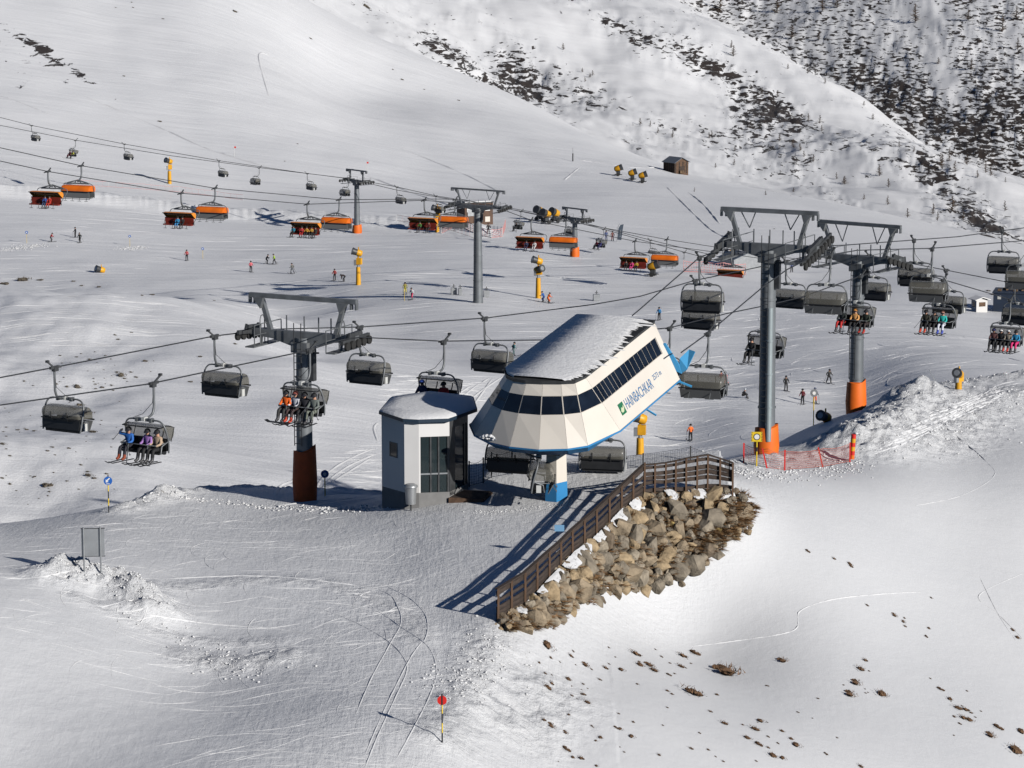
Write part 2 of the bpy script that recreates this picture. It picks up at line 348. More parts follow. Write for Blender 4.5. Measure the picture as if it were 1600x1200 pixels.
# ---------------------------------------------------------------- mesh builder
class MB:
    def __init__(s): s.v = []; s.f = []; s.m = []; s.sm = []
    def add(s, vs, fs, mi=0, smooth=False):
        k = len(s.v); s.v += [tuple(v) for v in vs]
        for f in fs: s.f.append(tuple(i + k for i in f)); s.m.append(mi); s.sm.append(smooth)
    def box(s, c, size, rot=None, mi=0):
        c = Vector(c); h = Vector(size) / 2; vs = []
        for x in (-1, 1):
            for y in (-1, 1):
                for z in (-1, 1):
                    p = Vector((x * h.x, y * h.y, z * h.z))
                    if rot is not None: p = rot @ p
                    vs.append(c + p)
        s.add(vs, [(0, 1, 3, 2), (4, 6, 7, 5), (0, 4, 5, 1), (2, 3, 7, 6), (0, 2, 6, 4), (1, 5, 7, 3)], mi)
    def bar(s, a, b, w, h=None, mi=0, up=Vector((0, 0, 1))):
        a = Vector(a); b = Vector(b); d = (b - a); L = d.length; d.normalize()
        if abs(d.dot(up)) > .98: up = Vector((0, 1, 0))
        x = d.cross(up).normalized(); z = x.cross(d)
        rot = Matrix((x, d, z)).transposed()
        s.box((a + b) / 2, (w, L, h or w), rot, mi)
    def tube(s, pts, r, seg=8, mi=0, cap=True, smooth=True):
        pts = [Vector(p) for p in pts]; n = len(pts)
        rr = r if isinstance(r, (list, tuple)) else [r] * n
        vs = []; up = None
        for i, p in enumerate(pts):
            d = (pts[min(i + 1, n - 1)] - pts[max(i - 1, 0)]).normalized()
            if up is None:
                up = Vector((0, 0, 1)) if abs(d.z) < .9 else Vector((0, 1, 0))
            x = d.cross(up).normalized(); y = x.cross(d).normalized(); up = y
            for k in range(seg):
                t = 2 * math.pi * k / seg
                vs.append(p + (x * math.cos(t) + y * math.sin(t)) * rr[i])
        fs = [(i * seg + k, i * seg + (k + 1) % seg, (i + 1) * seg + (k + 1) % seg, (i + 1) * seg + k) for i in range(n - 1) for k in range(seg)]
        s.add(vs, fs, mi, smooth)
        if cap: s.add(vs[:seg], [tuple(range(seg - 1, -1, -1))], mi); s.add(vs[-seg:], [tuple(range(seg))], mi)
    def prism(s, poly, z0, z1, mi=0):
        n = len(poly); vs = [(x, y, z0) for x, y in poly] + [(x, y, z1) for x, y in poly]
        s.add(vs, [tuple(range(n - 1, -1, -1)), tuple(range(n, 2 * n))] + [(i, (i + 1) % n, n + (i + 1) % n, n + i) for i in range(n)], mi)
    def slab(s, pts, nrm, th, mi=0):
        """a flat polygon of 3-D points given a thickness along nrm"""
        n = len(pts); nrm = Vector(nrm).normalized()
        a = [Vector(p) for p in pts]; b = [p - nrm * th for p in a]
        s.add(a + b, [tuple(range(n)), tuple(range(2 * n - 1, n - 1, -1))] + [(i, n + i, n + (i + 1) % n, (i + 1) % n) for i in range(n)], mi)
    def ball(s, c, r, mi=0, seg=10, ring=6, zs=1.0, half=False):
        c = Vector(c); pts = []; 
        top = 0; bot = math.pi * (.55 if half else 1)
        vs = []
        for i in range(ring + 1):
            a = top + (bot - top) * i / ring
            for k in range(seg):
                t = 2 * math.pi * k / seg
                vs.append(c + Vector((r * math.sin(a) * math.cos(t), r * math.sin(a) * math.sin(t), r * zs * math.cos(a))))
        fs = [(i * seg + k, (i + 1) * seg + k, (i + 1) * seg + (k + 1) % seg, i * seg + (k + 1) % seg) for i in range(ring) for k in range(seg)]
        s.add(vs, fs, mi, True)
    def mesh(s, name, mats):
        me = bpy.data.meshes.new(name); me.from_pydata(s.v, [], s.f)
        me.polygons.foreach_set('material_index', s.m); me.polygons.foreach_set('use_smooth', s.sm)
        for m in (mats if isinstance(mats, (list, tuple)) else [mats]): me.materials.append(m)
        bm = bmesh.new(); bm.from_mesh(me); bmesh.ops.recalc_face_normals(bm, faces=bm.faces); bm.to_mesh(me); bm.free()
        me.update(); return me
    def build(s, name, mats, parent=None, **k):
        return put(name, s.mesh(name, mats), parent, **k)
def put(name, me, parent=None, mat=None, kind=None, label=None):
    o = bpy.data.objects.new(name, me); COL.objects.link(o)
    if parent: o.parent = parent
    if mat is not None: o.matrix_local = mat
    if kind: o['kind'] = kind
    if label: o['label'] = label
    return o
def tag(o, label, cat, group=None, kind=None):
    o['label'] = label; o['category'] = cat
    if group: o['group'] = group
    if kind: o['kind'] = kind
    return o
def thing(name, loc, label, cat, rz=0, group=None):
    o = bpy.data.objects.new(name, None); COL.objects.link(o); o.location = loc; o.rotation_euler = (0, 0, rz)
    o.empty_display_size = .2
    return tag(o, label, cat, group)
def kids(o): return [c for c in bpy.data.objects if c.parent == o]
CH = {}
def proto_children(o):
    if o.name not in CH: CH[o.name] = [(c, kids(c)) for c in kids(o)]
    return CH[o.name]
def dup(o, loc, rz, label, group=None, mat=None):
    r = o.copy(); COL.objects.link(r)
    r.location = loc; r.rotation_euler = (0, 0, rz)
    r['label'] = label
    if group: r['group'] = group
    for c, gs in proto_children(o):
        cc = c.copy(); COL.objects.link(cc); cc.parent = r
        for g in gs:
            gg = g.copy(); COL.objects.link(gg); gg.parent = cc
    return r
USED = set()
def inst(o, loc, rz, label, group=None):
    """the first call moves the thing itself, later calls copy it"""
    proto_children(o)
    if o.name not in USED:
        USED.add(o.name); o.location = loc; o.rotation_euler = (0, 0, rz); o['label'] = label
        if group: o['group'] = group
        return o
    return dup(o, loc, rz, label, group)

# ---------------------------------------------------------------- materials
STEEL = new_mat('galvanised_steel', (.16, .17, .18), .45, .3, (2.0, .25), (8, .15, .02))
STEELD = new_mat('dark_steel', (.055, .058, .062), .5, .2, (3, .3))
PIPE = new_mat('tower_shaft', (.17, .185, .20), .5, .3, (1.2, .18), (3, .1, .02))
DUCT = new_mat('pale_duct', (.32, .37, .39), .4, .3, (1, .1))
ORANGE = new_mat('orange_paint', (.78, .15, .012), .55, 0, (1.3, .12), (2, .15, .03))
RUST = new_mat('deep_orange_cover', (.58, .10, .02), .65, 0, (1.3, .2), (2, .15, .03))
BLACK = new_mat('black_plastic', (.012, .013, .015), .5, 0, (4, .3))
RUBBER = new_mat('rubber', (.02, .02, .02), .8)
ROPE = new_mat('steel_rope', (.05, .053, .06), .5, .5)
PLATE = new_mat('pale_plate', (.55, .56, .55), .5)
CREAM = new_mat('cream_panel', (.68, .635, .57), .42, 0, (.7, .04), (1.2, .05, .01))
WHITEP = new_mat('white_panel', (.70, .695, .69), .4, 0, (.8, .03))
GREYP = new_mat('grey_plinth', (.20, .20, .20), .8, 0, (2, .15), (14, .3, .01))
BLUEP = new_mat('blue_paint', (.035, .22, .48), .45, 0, (1.2, .08))
BLUEL = new_mat('light_blue_paint', (.07, .36, .68), .45)
ROOFM = new_mat('roof_sheet', (.05, .053, .056), .6, .3, (3, .25))
GLASS = new_mat('window_glass', (.008, .012, .02), .06, 0, (.9, .5), None, 0, .5)
MULL = new_mat('mullion', (.62, .58, .52), .5)
WOOD = new_mat('weathered_wood', (.047, .033, .026), .85, 0, (3.2, .45), (11, .5, .02))
WOODL = new_mat('brown_post', (.115, .068, .042), .85, 0, (3.2, .4), (11, .5, .02))
YEL = new_mat('yellow_gun', (.72, .36, .018), .45, 0, (1.5, .12))
YELB = new_mat('bright_yellow', (.78, .55, .03), .5, 0, (1.5, .1))
GREYM = new_mat('grey_metal', (.33, .345, .36), .4, .5, (2, .12))
RED = new_mat('red_paint', (.62, .02, .015), .5)
BLUES = new_mat('blue_sign', (.02, .12, .45), .45)
WHITE = new_mat('white_paint', (.78, .78, .77), .5)
OBUB = new_mat('orange_hood', (.80, .17, .012), .25, 0, (1, .1), None, .3)
OBUBY = new_mat('amber_hood', (.82, .28, .02), .25, 0, (1, .1), None, .3)
DRED = new_mat('dark_red_seat', (.20, .022, .012), .6, 0, (1.5, .3))
SEATG = new_mat('grey_seat_shell', (.15, .155, .16), .6)
def glassy(name, col, alpha, rough=.25):
    m = bpy.data.materials.new(name); m.use_nodes = True; nt = m.node_tree
    b = nt.nodes['Principled BSDF']; b.inputs['Base Color'].default_value = (*col, 1); b.inputs['Roughness'].default_value = rough
    tr = nt.nodes.new('ShaderNodeBsdfTransparent'); mx = nt.nodes.new('ShaderNodeMixShader'); mx.inputs[0].default_value = alpha
    tc = nt.nodes.new('ShaderNodeTexCoord'); n_ = nt.nodes.new('ShaderNodeTexNoise'); n_.inputs['Scale'].default_value = 2.5; n_.inputs['Detail'].default_value = 5
    mr = nt.nodes.new('ShaderNodeMapRange'); mr.inputs[3].default_value = alpha - .03; mr.inputs[4].default_value = min(1, alpha + .03)
    nt.links.new(tc.outputs['Object'], n_.inputs[0]); nt.links.new(n_.outputs[0], mr.inputs[0]); nt.links.new(mr.outputs[0], mx.inputs[0])
    nt.links.new(tr.outputs[0], mx.inputs[1]); nt.links.new(b.outputs[0], mx.inputs[2]); nt.links.new(mx.outputs[0], nt.nodes['Material Output'].inputs[0])
    return m
SMOKE = glassy('smoked_hood', (.15, .145, .125), .64)
SMOKEL = glassy('smoked_hood_lit', (.17, .17, .16), .55)
CLEAR = glassy('booth_glass', (.03, .045, .05), .62, .05)
_mc = {}
def cloth(c):
    k = tuple(round(x, 3) for x in c)
    if k not in _mc: _mc[k] = new_mat('cloth', c, .75, 0, (9, .15), (20, .3, .01))
    return _mc[k]
SKIN = new_mat('skin', (.50, .28, .19), .6)
GLOVE = new_mat('glove', (.02, .02, .022), .8)
BOOT = new_mat('ski_boot', (.05, .05, .055), .4)
GOG = new_mat('goggle_lens', (.03, .03, .04), .1)

# ---------------------------------------------------------------- lift chairs
def lerp(a, b, t): return a + (b - a) * t
def smooth_poly(p, n=4):
    out = []
    for i in range(len(p) - 1):
        p0 = p[max(i - 1, 0)]; p1 = p[i]; p2 = p[i + 1]; p3 = p[min(i + 2, len(p) - 1)]
        for k in range(n):
            t = k / n
            out.append(tuple(0.5 * ((2 * b) + (-a + c) * t + (2 * a - 5 * b + 4 * c - d) * t * t + (-a + 3 * b - 3 * c + d) * t ** 3) for a, b, c, d in zip(p0, p1, p2, p3)))
    out.append(tuple(p[-1])); return out
def hood(prof, hw, mat, name, parent, ends=True, inset=.12, th=.03):
    """a curved shell: profile (y,z) swept across x, rounded at the sides"""
    prof = smooth_poly(prof, 3); mb = MB(); xs = [-1, -.97, -.9, -.5, 0, .5, .9, .97, 1]
    cy = sum(p[0] for p in prof) / len(prof); cz = sum(p[1] for p in prof) / len(prof)
    vs = []
    for x in xs:
        k = 0 if abs(x) < .85 else (.25 if abs(x) < .95 else (.6 if abs(x) < .99 else 1))
        for (y, z) in prof:
            vs.append((x * hw, y + (cy - y) * inset * k, z + (cz - z) * inset * k))
    n_ = len(prof)
    mb.add(vs, [(i * n_ + j, i * n_ + j + 1, (i + 1) * n_ + j + 1, (i + 1) * n_ + j) for i in range(len(xs) - 1) for j in range(n_ - 1)], 0, True)
    if ends:
        mb.add(vs[:n_], [tuple(range(n_))]); mb.add(vs[-n_:], [tuple(range(n_))])
    o = mb.build(name, mat, parent); return o
def make_chair(name, label, hw=1.06, open_=False, off=1, laden=False):
    t = thing(name, (0, 0, 0), label, 'chairlift chair')
    g = MB(); g.box((0, 0, 0), (.12, .62, .12)); g.box((0, .05, -.08), (.18, .3, .2)); g.bar((0, -.1, .05), (-.1, -.42, .32), .07); g.bar((0, .1, .0), (.12, .34, -.02), .06)
    g.box((-.06, -.42, .32), (.14, .14, .1))
    g.build('grip', STEELD, t)
    y = .72 * off
    a = MB(); a.tube(smooth_poly([(0, 0, -.1), (0, 0, -.7), (0, .02 * off, -1.1), (0, .2 * off, -1.4), (0, y, -1.5)], 4), .055, 8); a.build('hanger_arm', STEEL, t)
    w = MB(); w.tube([(.02, 0, -.35), (.1, -.02, -.9), (.35, y * .5, -1.35), (.9, y, -1.6)], .015, 4); w.build('cable', BLACK, t)
    b = MB(); b.box((0, y, -1.53), (hw * .78, .17, .13)); b.box((-hw * .36, y, -1.54), (.12, .24, .18)); b.box((hw * .36, y, -1.54), (.12, .24, .18)); b.build('top_bar', STEEL, t)
    p = MB(); p.box((0, y, -1.5), (.17, .27, .17)); p.build('number_plate', PLATE, t)
    for sx in (-1, 1):
        f = MB(); f.tube(smooth_poly([(sx * hw * .36, y, -1.53), (sx * hw * .8, y, -1.56), (sx * (hw + .02), y - .05, -1.85), (sx * (hw + .06), .5, -2.45), (sx * hw, .42, -2.98)], 3), .04, 7)
        f.tube([(sx * (hw + .05), .5, -2.45), (sx * (hw + .03), .95, -2.6), (sx * hw, 1.0, -2.95)], .03, 6)
        f.build('side_frame', STEEL, t)
    s = MB(); s.box((0, .78, -2.93), (2 * hw - .1, .56, .09)); s.box((0, .52, -3.0), (2 * hw - .2, .12, .08)); s.build('seat', BLACK, t)
    bk = MB(); rot = Matrix.Rotation(R(-12), 3, 'X'); bk.box((0, .44, -2.62), (2 * hw - .08, .09, .56), rot)
    for i in range(4):
        x = -hw + .3 + i * (2 * hw - .6) / 3; bk.box((x, .50, -2.6), (.46, .05, .5), rot)
    bk.build('backrest', BLACK, t)
    if open_:
        hood([(.98, -1.80), (.5, -1.76), (.1, -1.80), (-.06, -2.0), (-.02, -2.3), (.18, -2.5)], hw - .02, SMOKE, 'hood', t)
    else:
        hood([(.30, -2.42), (.24, -2.12), (.38, -1.92), (.8, -1.86), (1.18, -1.93), (1.38, -2.15), (1.44, -2.5)], hw - .02, SMOKE, 'hood', t)
    rim = MB()
    if open_: rim.tube([(-hw + .04, .98, -1.8), (hw - .04, .98, -1.8)], .03, 6); rim.tube([(-hw + .04, .98, -1.8), (-hw + .02, .5, -1.76), (-hw + .02, -.04, -1.9), (-hw + .02, .2, -2.5)], .025, 6); rim.tube([(hw - .04, .98, -1.8), (hw - .02, .5, -1.76), (hw - .02, -.04, -1.9), (hw - .02, .2, -2.5)], .025, 6)
    else: rim.tube([(-hw, .29, -2.4), (hw, .29, -2.4)], .03, 6); rim.tube([(-hw, 1.45, -2.52), (hw, 1.45, -2.52)], .04, 6)
    rim.build('hood_rim', BLACK, t)
    for sx in (-.42, .42):
        st = MB(); st.tube([(sx * hw, -.06 if open_ else .22, -2.08), (sx * hw, -.02 if open_ else .20, -2.28), (sx * hw, .15 if open_ else .36, -2.5)], .03, 5); st.build('strut', BLACK, t)
    sp = MB(); sp.box((hw + .02, .75, -2.78), (.1, .22, .34)); sp.build('side_panel', PLATE, t)
    if not open_:
        fp = MB(); fp.slab([(-hw + .05, 1.44, -2.58), (hw - .05, 1.44, -2.58), (hw - .05, 1.2, -3.02), (-hw + .05, 1.2, -3.02)], (0, 1, .4), .04); fp.build('footrest_panel', SEATG, t)
    fr = MB()
    zf = -3.42 if laden else -2.98
    yf = 1.38 if laden else 1.55
    for sx in (-.5, .5):
        fr.bar((sx * hw, 1.22, -2.55), (sx * hw, yf, zf), .035, .035); fr.bar((sx * hw - .22, yf, zf), (sx * hw + .22, yf, zf), .035, .035)
    fr.tube([(-hw, .6, -2.5), (-hw + .1, 1.22, -2.55), (hw - .1, 1.22, -2.55), (hw, .6, -2.5)], .025, 6)
    fr.build('restraint_bar', STEEL, t)
    return t
chair_shut = make_chair('lift_chair', 'x')
chair_open = make_chair('lift_chair', 'x', open_=True, laden=True)

def make_orange(name, open_=False, off=1):
    t = thing(name, (0, 0, 0), 'x', 'chairlift chair'); hw = 2.05
    g = MB(); g.box((0, 0, 0), (.3, .9, .2)); g.bar((0, -.1, .05), (-.1, -.5, .4), .12); g.bar((0, .1, .0), (.2, .6, -.1), .12); g.build('grip', STEELD, t)
    y = .95 * off
    a = MB(); a.tube(smooth_poly([(0, 0, -.1), (0, 0, -1.0), (0, .15 * off, -1.45), (0, .55 * off, -1.75), (0, y, -1.9)], 4), .11, 8); a.build('hanger_arm', STEEL, t)
    b = MB()
    for sx in (-1, 1):
        b.bar((0, y, -1.72), (sx * 1.5, y, -2.1), .15, .15); b.bar((sx * .5, y, -2.12), (sx * .15, y, -1.78), .09, .09)
    b.bar((-1.55, y, -2.14), (1.55, y, -2.14), .16, .16); b.build('top_truss', STEEL, t)
    for sx in (-1, 1):
        f = MB(); f.tube(smooth_poly([(sx * 1.5, y, -2.12), (sx * 1.95, y, -2.2), (sx * 2.12, y * .8, -2.6), (sx * 2.12, .55, -3.5), (sx * 2.05, .5, -3.95)], 3), .05, 6); f.build('side_frame', STEEL, t)
    s = MB(); s.box((0, .95, -3.9), (4.0, .62, .14)); s.build('seat', DRED if open_ else SEATG, t)
    rot = Matrix.Rotation(R(-12), 3, 'X')
    bk = MB(); bk.box((0, .55, -3.45), (4.05, .12, .85), rot); bk.build('backrest', DRED if open_ else SEATG, t)
    if open_: hood([(1.3, -2.42), (.7, -2.32), (.2, -2.4), (-.1, -2.75), (.1, -3.25)], hw, OBUBY, 'hood', t)
    else: hood([(.2, -3.25), (.05, -2.85), (.3, -2.45), (.9, -2.34), (1.5, -2.45), (1.78, -2.75), (1.84, -3.05)], hw, OBUB, 'hood', t)
    r = MB(); r.tube([(-hw, 1.86, -3.08), (hw, 1.86, -3.08)] if not open_ else [(-hw, 1.3, -2.42), (hw, 1.3, -2.42)], .05, 6); r.build('hood_rim', BLACK, t)
    fs = MB()
    if not open_:
        fs.tube([(-2.0, 1.75, -3.1), (-2.0, 1.55, -4.05), (2.0, 1.55, -4.05), (2.0, 1.7, -3.4)], .04, 6)
        fs.box((0, 1.72, -3.5), (4.0, .06, .75))
    for i in range(4):
        x = -1.5 + i; fs.bar((x, 1.4, -3.6), (x, 1.6, -4.3), .04); fs.bar((x - .25, 1.6, -4.3), (x + .25, 1.6, -4.3), .05)
    fs.build('footrest', SEATG if not open_ else STEELD, t)
    return t
orange_shut = make_orange('orange_lift_chair'); orange_open = make_orange('orange_lift_chair', True, -1)

# ---------------------------------------------------------------- people
def pose(kind):
    J = {}
    def pair(n_, x, y, z, r): J[n_ + 'L'] = ((-x, y, z), r); J[n_ + 'R'] = ((x, y, z), r)
    if kind == 'stand':
        J = dict(pelvis=((0, 0, .95), .15), chest=((0, .0, 1.27), .17), neck=((0, .01, 1.47), .075), head=((0, .03, 1.6), .10), crown=((0, .03, 1.70), .085))
        pair('sh', .19, 0, 1.4, .085); pair('el', .30, .03, 1.14, .065); pair('wr', .30, .24, .98, .05); pair('hand', .29, .34, .96, .045)
        pair('hip', .10, 0, .88, .12); pair('knee', .13, .06, .5, .085); pair('ank', .15, 0, .12, .085); pair('toe', .15, .2, .07, .06)
    elif kind == 'ski':
        J = dict(pelvis=((0, -.12, .78), .15), chest=((0, .08, 1.06), .17), neck=((0, .17, 1.24), .075), head=((0, .22, 1.36), .10), crown=((0, .22, 1.46), .085))
        pair('sh', .19, .13, 1.2, .085); pair('el', .36, .1, .98, .065); pair('wr', .38, .36, .92, .05); pair('hand', .38, .45, .92, .045)
        pair('hip', .11, -.12, .72, .12); pair('knee', .16, .14, .44, .09); pair('ank', .17, -.02, .12, .085); pair('toe', .17, .18, .07, .06)
    elif kind == 'stride':
        J = dict(pelvis=((0, 0, .9), .15), chest=((0, .08, 1.2), .17), neck=((0, .13, 1.4), .075), head=((0, .17, 1.53), .10), crown=((0, .17, 1.63), .085))
        pair('sh', .19, .1, 1.33, .085); pair('el', .32, -.02, 1.1, .065); pair('wr', .36, .2, 1.0, .05); pair('hand', .37, .28, 1.0, .045)
        pair('hip', .10, 0, .84, .12)
        J['kneeL'] = ((-.15, .22, .5), .085); J['ankL'] = ((-.16, .2, .12), .085); J['toeL'] = ((-.16, .4, .07), .06)
        J['kneeR'] = ((.15, -.04, .48), .085); J['ankR'] = ((.18, -.3, .14), .085); J['toeR'] = ((.18, -.12, .07), .06)
    elif kind == 'bend':
        J = dict(pelvis=((0, -.2, .85), .15), chest=((0, .14, .98), .17), neck=((0, .32, .96), .075), head=((0, .44, .93), .10), crown=((0, .53, .93), .085))
        pair('sh', .19, .25, .98, .085); pair('el', .25, .3, .7, .065); pair('wr', .2, .3, .46, .05); pair('hand', .17, .32, .38, .045)
        pair('hip', .10, -.2, .8, .12); pair('knee', .16, .02, .46, .09); pair('ank', .18, -.1, .12, .085); pair('toe', .18, .1, .07, .06)
    elif kind == 'crouch':
        J = dict(pelvis=((0, -.25, .32), .15), chest=((0, -.05, .6), .17), neck=((0, .06, .78), .075), head=((0, .1, .9), .10), crown=((0, .1, 1.0), .085))
        pair('sh', .19, .0, .73, .085); pair('el', .3, .15, .52, .065); pair('wr', .22, .35, .42, .05); pair('hand', .2, .42, .36, .045)
        pair('hip', .11, -.22, .3, .12); pair('knee', .2, .22, .45, .09); pair('ank', .2, .3, .12, .085); pair('toe', .2, .48, .07, .06)
    elif kind in ('sit', 'sit_wave'):
        J = dict(pelvis=((0, 0, .14), .16), chest=((0, .0, .48), .17), neck=((0, .03, .68), .075), head=((0, .06, .8), .10), crown=((0, .06, .9), .085))
        pair('sh', .19, .02, .61, .085); pair('el', .27, .12, .36, .065); pair('wr', .2, .36, .3, .05); pair('hand', .17, .44, .3, .045)
        if kind == 'sit_wave': J['elR'] = ((.48, .12, .66), .07); J['wrR'] = ((.28, .2, .84), .055); J['handR'] = ((.18, .22, .86), .05)
        pair('hip', .10, .03, .12, .12); pair('knee', .14, .48, .12, .09); pair('ank', .15, .56, -.34, .085); pair('toe', .15, .76, -.38, .06)
    return J
BONES = [('pelvis', 'chest'), ('chest', 'neck'), ('neck', 'head'), ('head', 'crown')] + [(a + s_, b + s_) for s_ in 'LR' for a, b in (('sh', 'el'), ('el', 'wr'), ('wr', 'hand'), ('hip', 'knee'), ('knee', 'ank'), ('ank', 'toe'))] + [('chest', 'shL'), ('chest', 'shR'), ('pelvis', 'hipL'), ('pelvis', 'hipR')]
BODY = {}
def body_mesh(kind):
    if kind in BODY: return BODY[kind]
    J = pose(kind); names = list(J); idx = {n_: i for i, n_ in enumerate(names)}
    me = bpy.data.meshes.new('b'); me.from_pydata([J[n_][0] for n_ in names], [(idx[a], idx[b]) for a, b in BONES], [])
    o = bpy.data.objects.new('b', me); COL.objects.link(o)
    md = o.modifiers.new('s', 'SKIN'); md.use_smooth_shade = True
    sk = me.skin_vertices[0].data
    for n_ in names: sk[idx[n_]].radius = (J[n_][1], J[n_][1])
    sk[idx['pelvis']].use_root = True
    o.modifiers.new('u', 'SUBSURF').levels = 1
    dg = bpy.context.evaluated_depsgraph_get(); ev = o.evaluated_get(dg)
    out = bpy.data.meshes.new_from_object(ev); out.name = 'body'
    bpy.data.objects.remove(o)
    mats = {'head': 3, 'crown': 3}
    def cls(b):
        a, c = b; k = c[:-1] if c[-1] in 'LR' else c
        if k in ('head', 'crown'): return 3
        if k == 'hand': return 2
        if k in ('knee', 'hip'): return 1
        if k == 'ank': return 1
        if k == 'toe': return 4
        return 0
    segs = [(Vector(J[a][0]), Vector(J[b][0]), cls((a, b))) for a, b in BONES]
    out.materials.clear()
    for m in (WHITE, BLACK, GLOVE, SKIN, BOOT): out.materials.append(m)
    ankz = {s_: Vector(J['ank' + s_][0]) for s_ in 'LR'}
    for p in out.polygons:
        c = p.center; best = 9; k = 0
        for a, b, m in segs:
            d = b - a; t = max(0, min(1, (c - a).dot(d) / d.length_squared)); q = (a + d * t - c).length
            if q < best: best = q; k = m
        if k == 1 and min((c - ankz['L']).length, (c - ankz['R']).length) < .2: k = 4
        p.material_index = k; p.use_smooth = True
    BODY[kind] = (out, J); return BODY[kind]
HELM = {}
def person(M4, kind, jacket, pants, helmet, label, skis='ski', group=None, scale=1.0, boots=None, pole=True):
    me, J = body_mesh(kind)
    t = put('person', me); t.matrix_world = M4 @ Matrix.Scale(scale, 4)
    tag(t, label, 'person', group)
    cols = [cloth(jacket), cloth(pants), GLOVE, SKIN, cloth(boots) if boots else BOOT]
    for i, m in enumerate(cols): t.material_slots[i].link = 'OBJECT'; t.material_slots[i].material = m
    h = Vector(J['crown'][0]); hd = Vector(J['head'][0])
    k = (kind,)
    if k not in HELM:
        mb = MB(); mb.ball(hd + Vector((0, -.01, .05)), .145, 0, 12, 6, 1.05, True); hm = mb.mesh('helmet', WHITE)
        mb = MB(); mb.tube([hd + Vector((-.11, .07, .03)), hd + Vector((-.06, .13, .035)), hd + Vector((.06, .13, .035)), hd + Vector((.11, .07, .03))], .04, 6); gm = mb.mesh('goggles', GOG)
        mb = MB(); mb.box((0, 0, 0), (.09, 1.35, .025)); mb.bar((0, .67, 0), (0, .86, .1), .085, .02); sm = mb.mesh('ski', BLACK)
        mb = MB(); mb.box((0, 0, 0), (.25, 1.2, .03)); mb.bar((0, .6, 0), (0, .78, .08), .22, .03); mb.bar((0, -.6, 0), (0, -.78, .08), .22, .03); bm_ = mb.mesh('snowboard', BLACK)
        HELM[k] = (hm, gm, sm, bm_)
    hm, gm, sm, bm_ = HELM[k]
    o = put('helmet', hm, t); o.material_slots[0].link = 'OBJECT'; o.material_slots[0].material = cloth(helmet)
    put('goggles', gm, t)
    if skis == 'ski':
        for s_ in 'LR':
            toe = Vector(J['toe' + s_][0]); put('ski', sm, t, Matrix.Translation(toe + Vector((0, -.1, -.075))) @ Matrix.Rotation(R(random.uniform(-6, 6)), 4, 'Z'))
    elif skis == 'board':
        a = (Vector(J['toeL'][0]) + Vector(J['toeR'][0])) / 2; put('snowboard', bm_, t, Matrix.Translation(a + Vector((0, -.12, -.09))) @ Matrix.Rotation(R(90), 4, 'Z'))
    if pole and skis == 'ski':
        for s_ in 'LR':
            hnd = Vector(J['hand' + s_][0]); mb = MB()
            if kind.startswith('sit'): e = hnd + Vector((-.5 if s_ == 'L' else .3, .35, -.45))
            elif kind == 'stand': e = Vector((hnd.x * 1.2, hnd.y + .1, .02))
            else: e = Vector((hnd.x * 1.2, hnd.y - .75, .12))
            if kind == 'bend': e = hnd + Vector((.2, -.2, -.3))
            mb.tube([hnd + Vector((0, 0, .06)), e], .014, 5); mb.tube([e + Vector((0, 0, .05)), e + Vector((0, 0, .06))], .05, 8); mb.build('ski_pole', STEELD, t)
    return t
def TM(loc, rz): return Matrix.Translation(loc) @ Matrix.Rotation(rz, 4, 'Z')
def zrow(x, y, py):
    k = (600 - py) / F; return y * (k * CP - SP) / (CP + k * SP)
def onplan(px, py, n_, c):
    d = at(px, py, 1.0); return d * (c / (n_[0] * d.x + n_[1] * d.y))
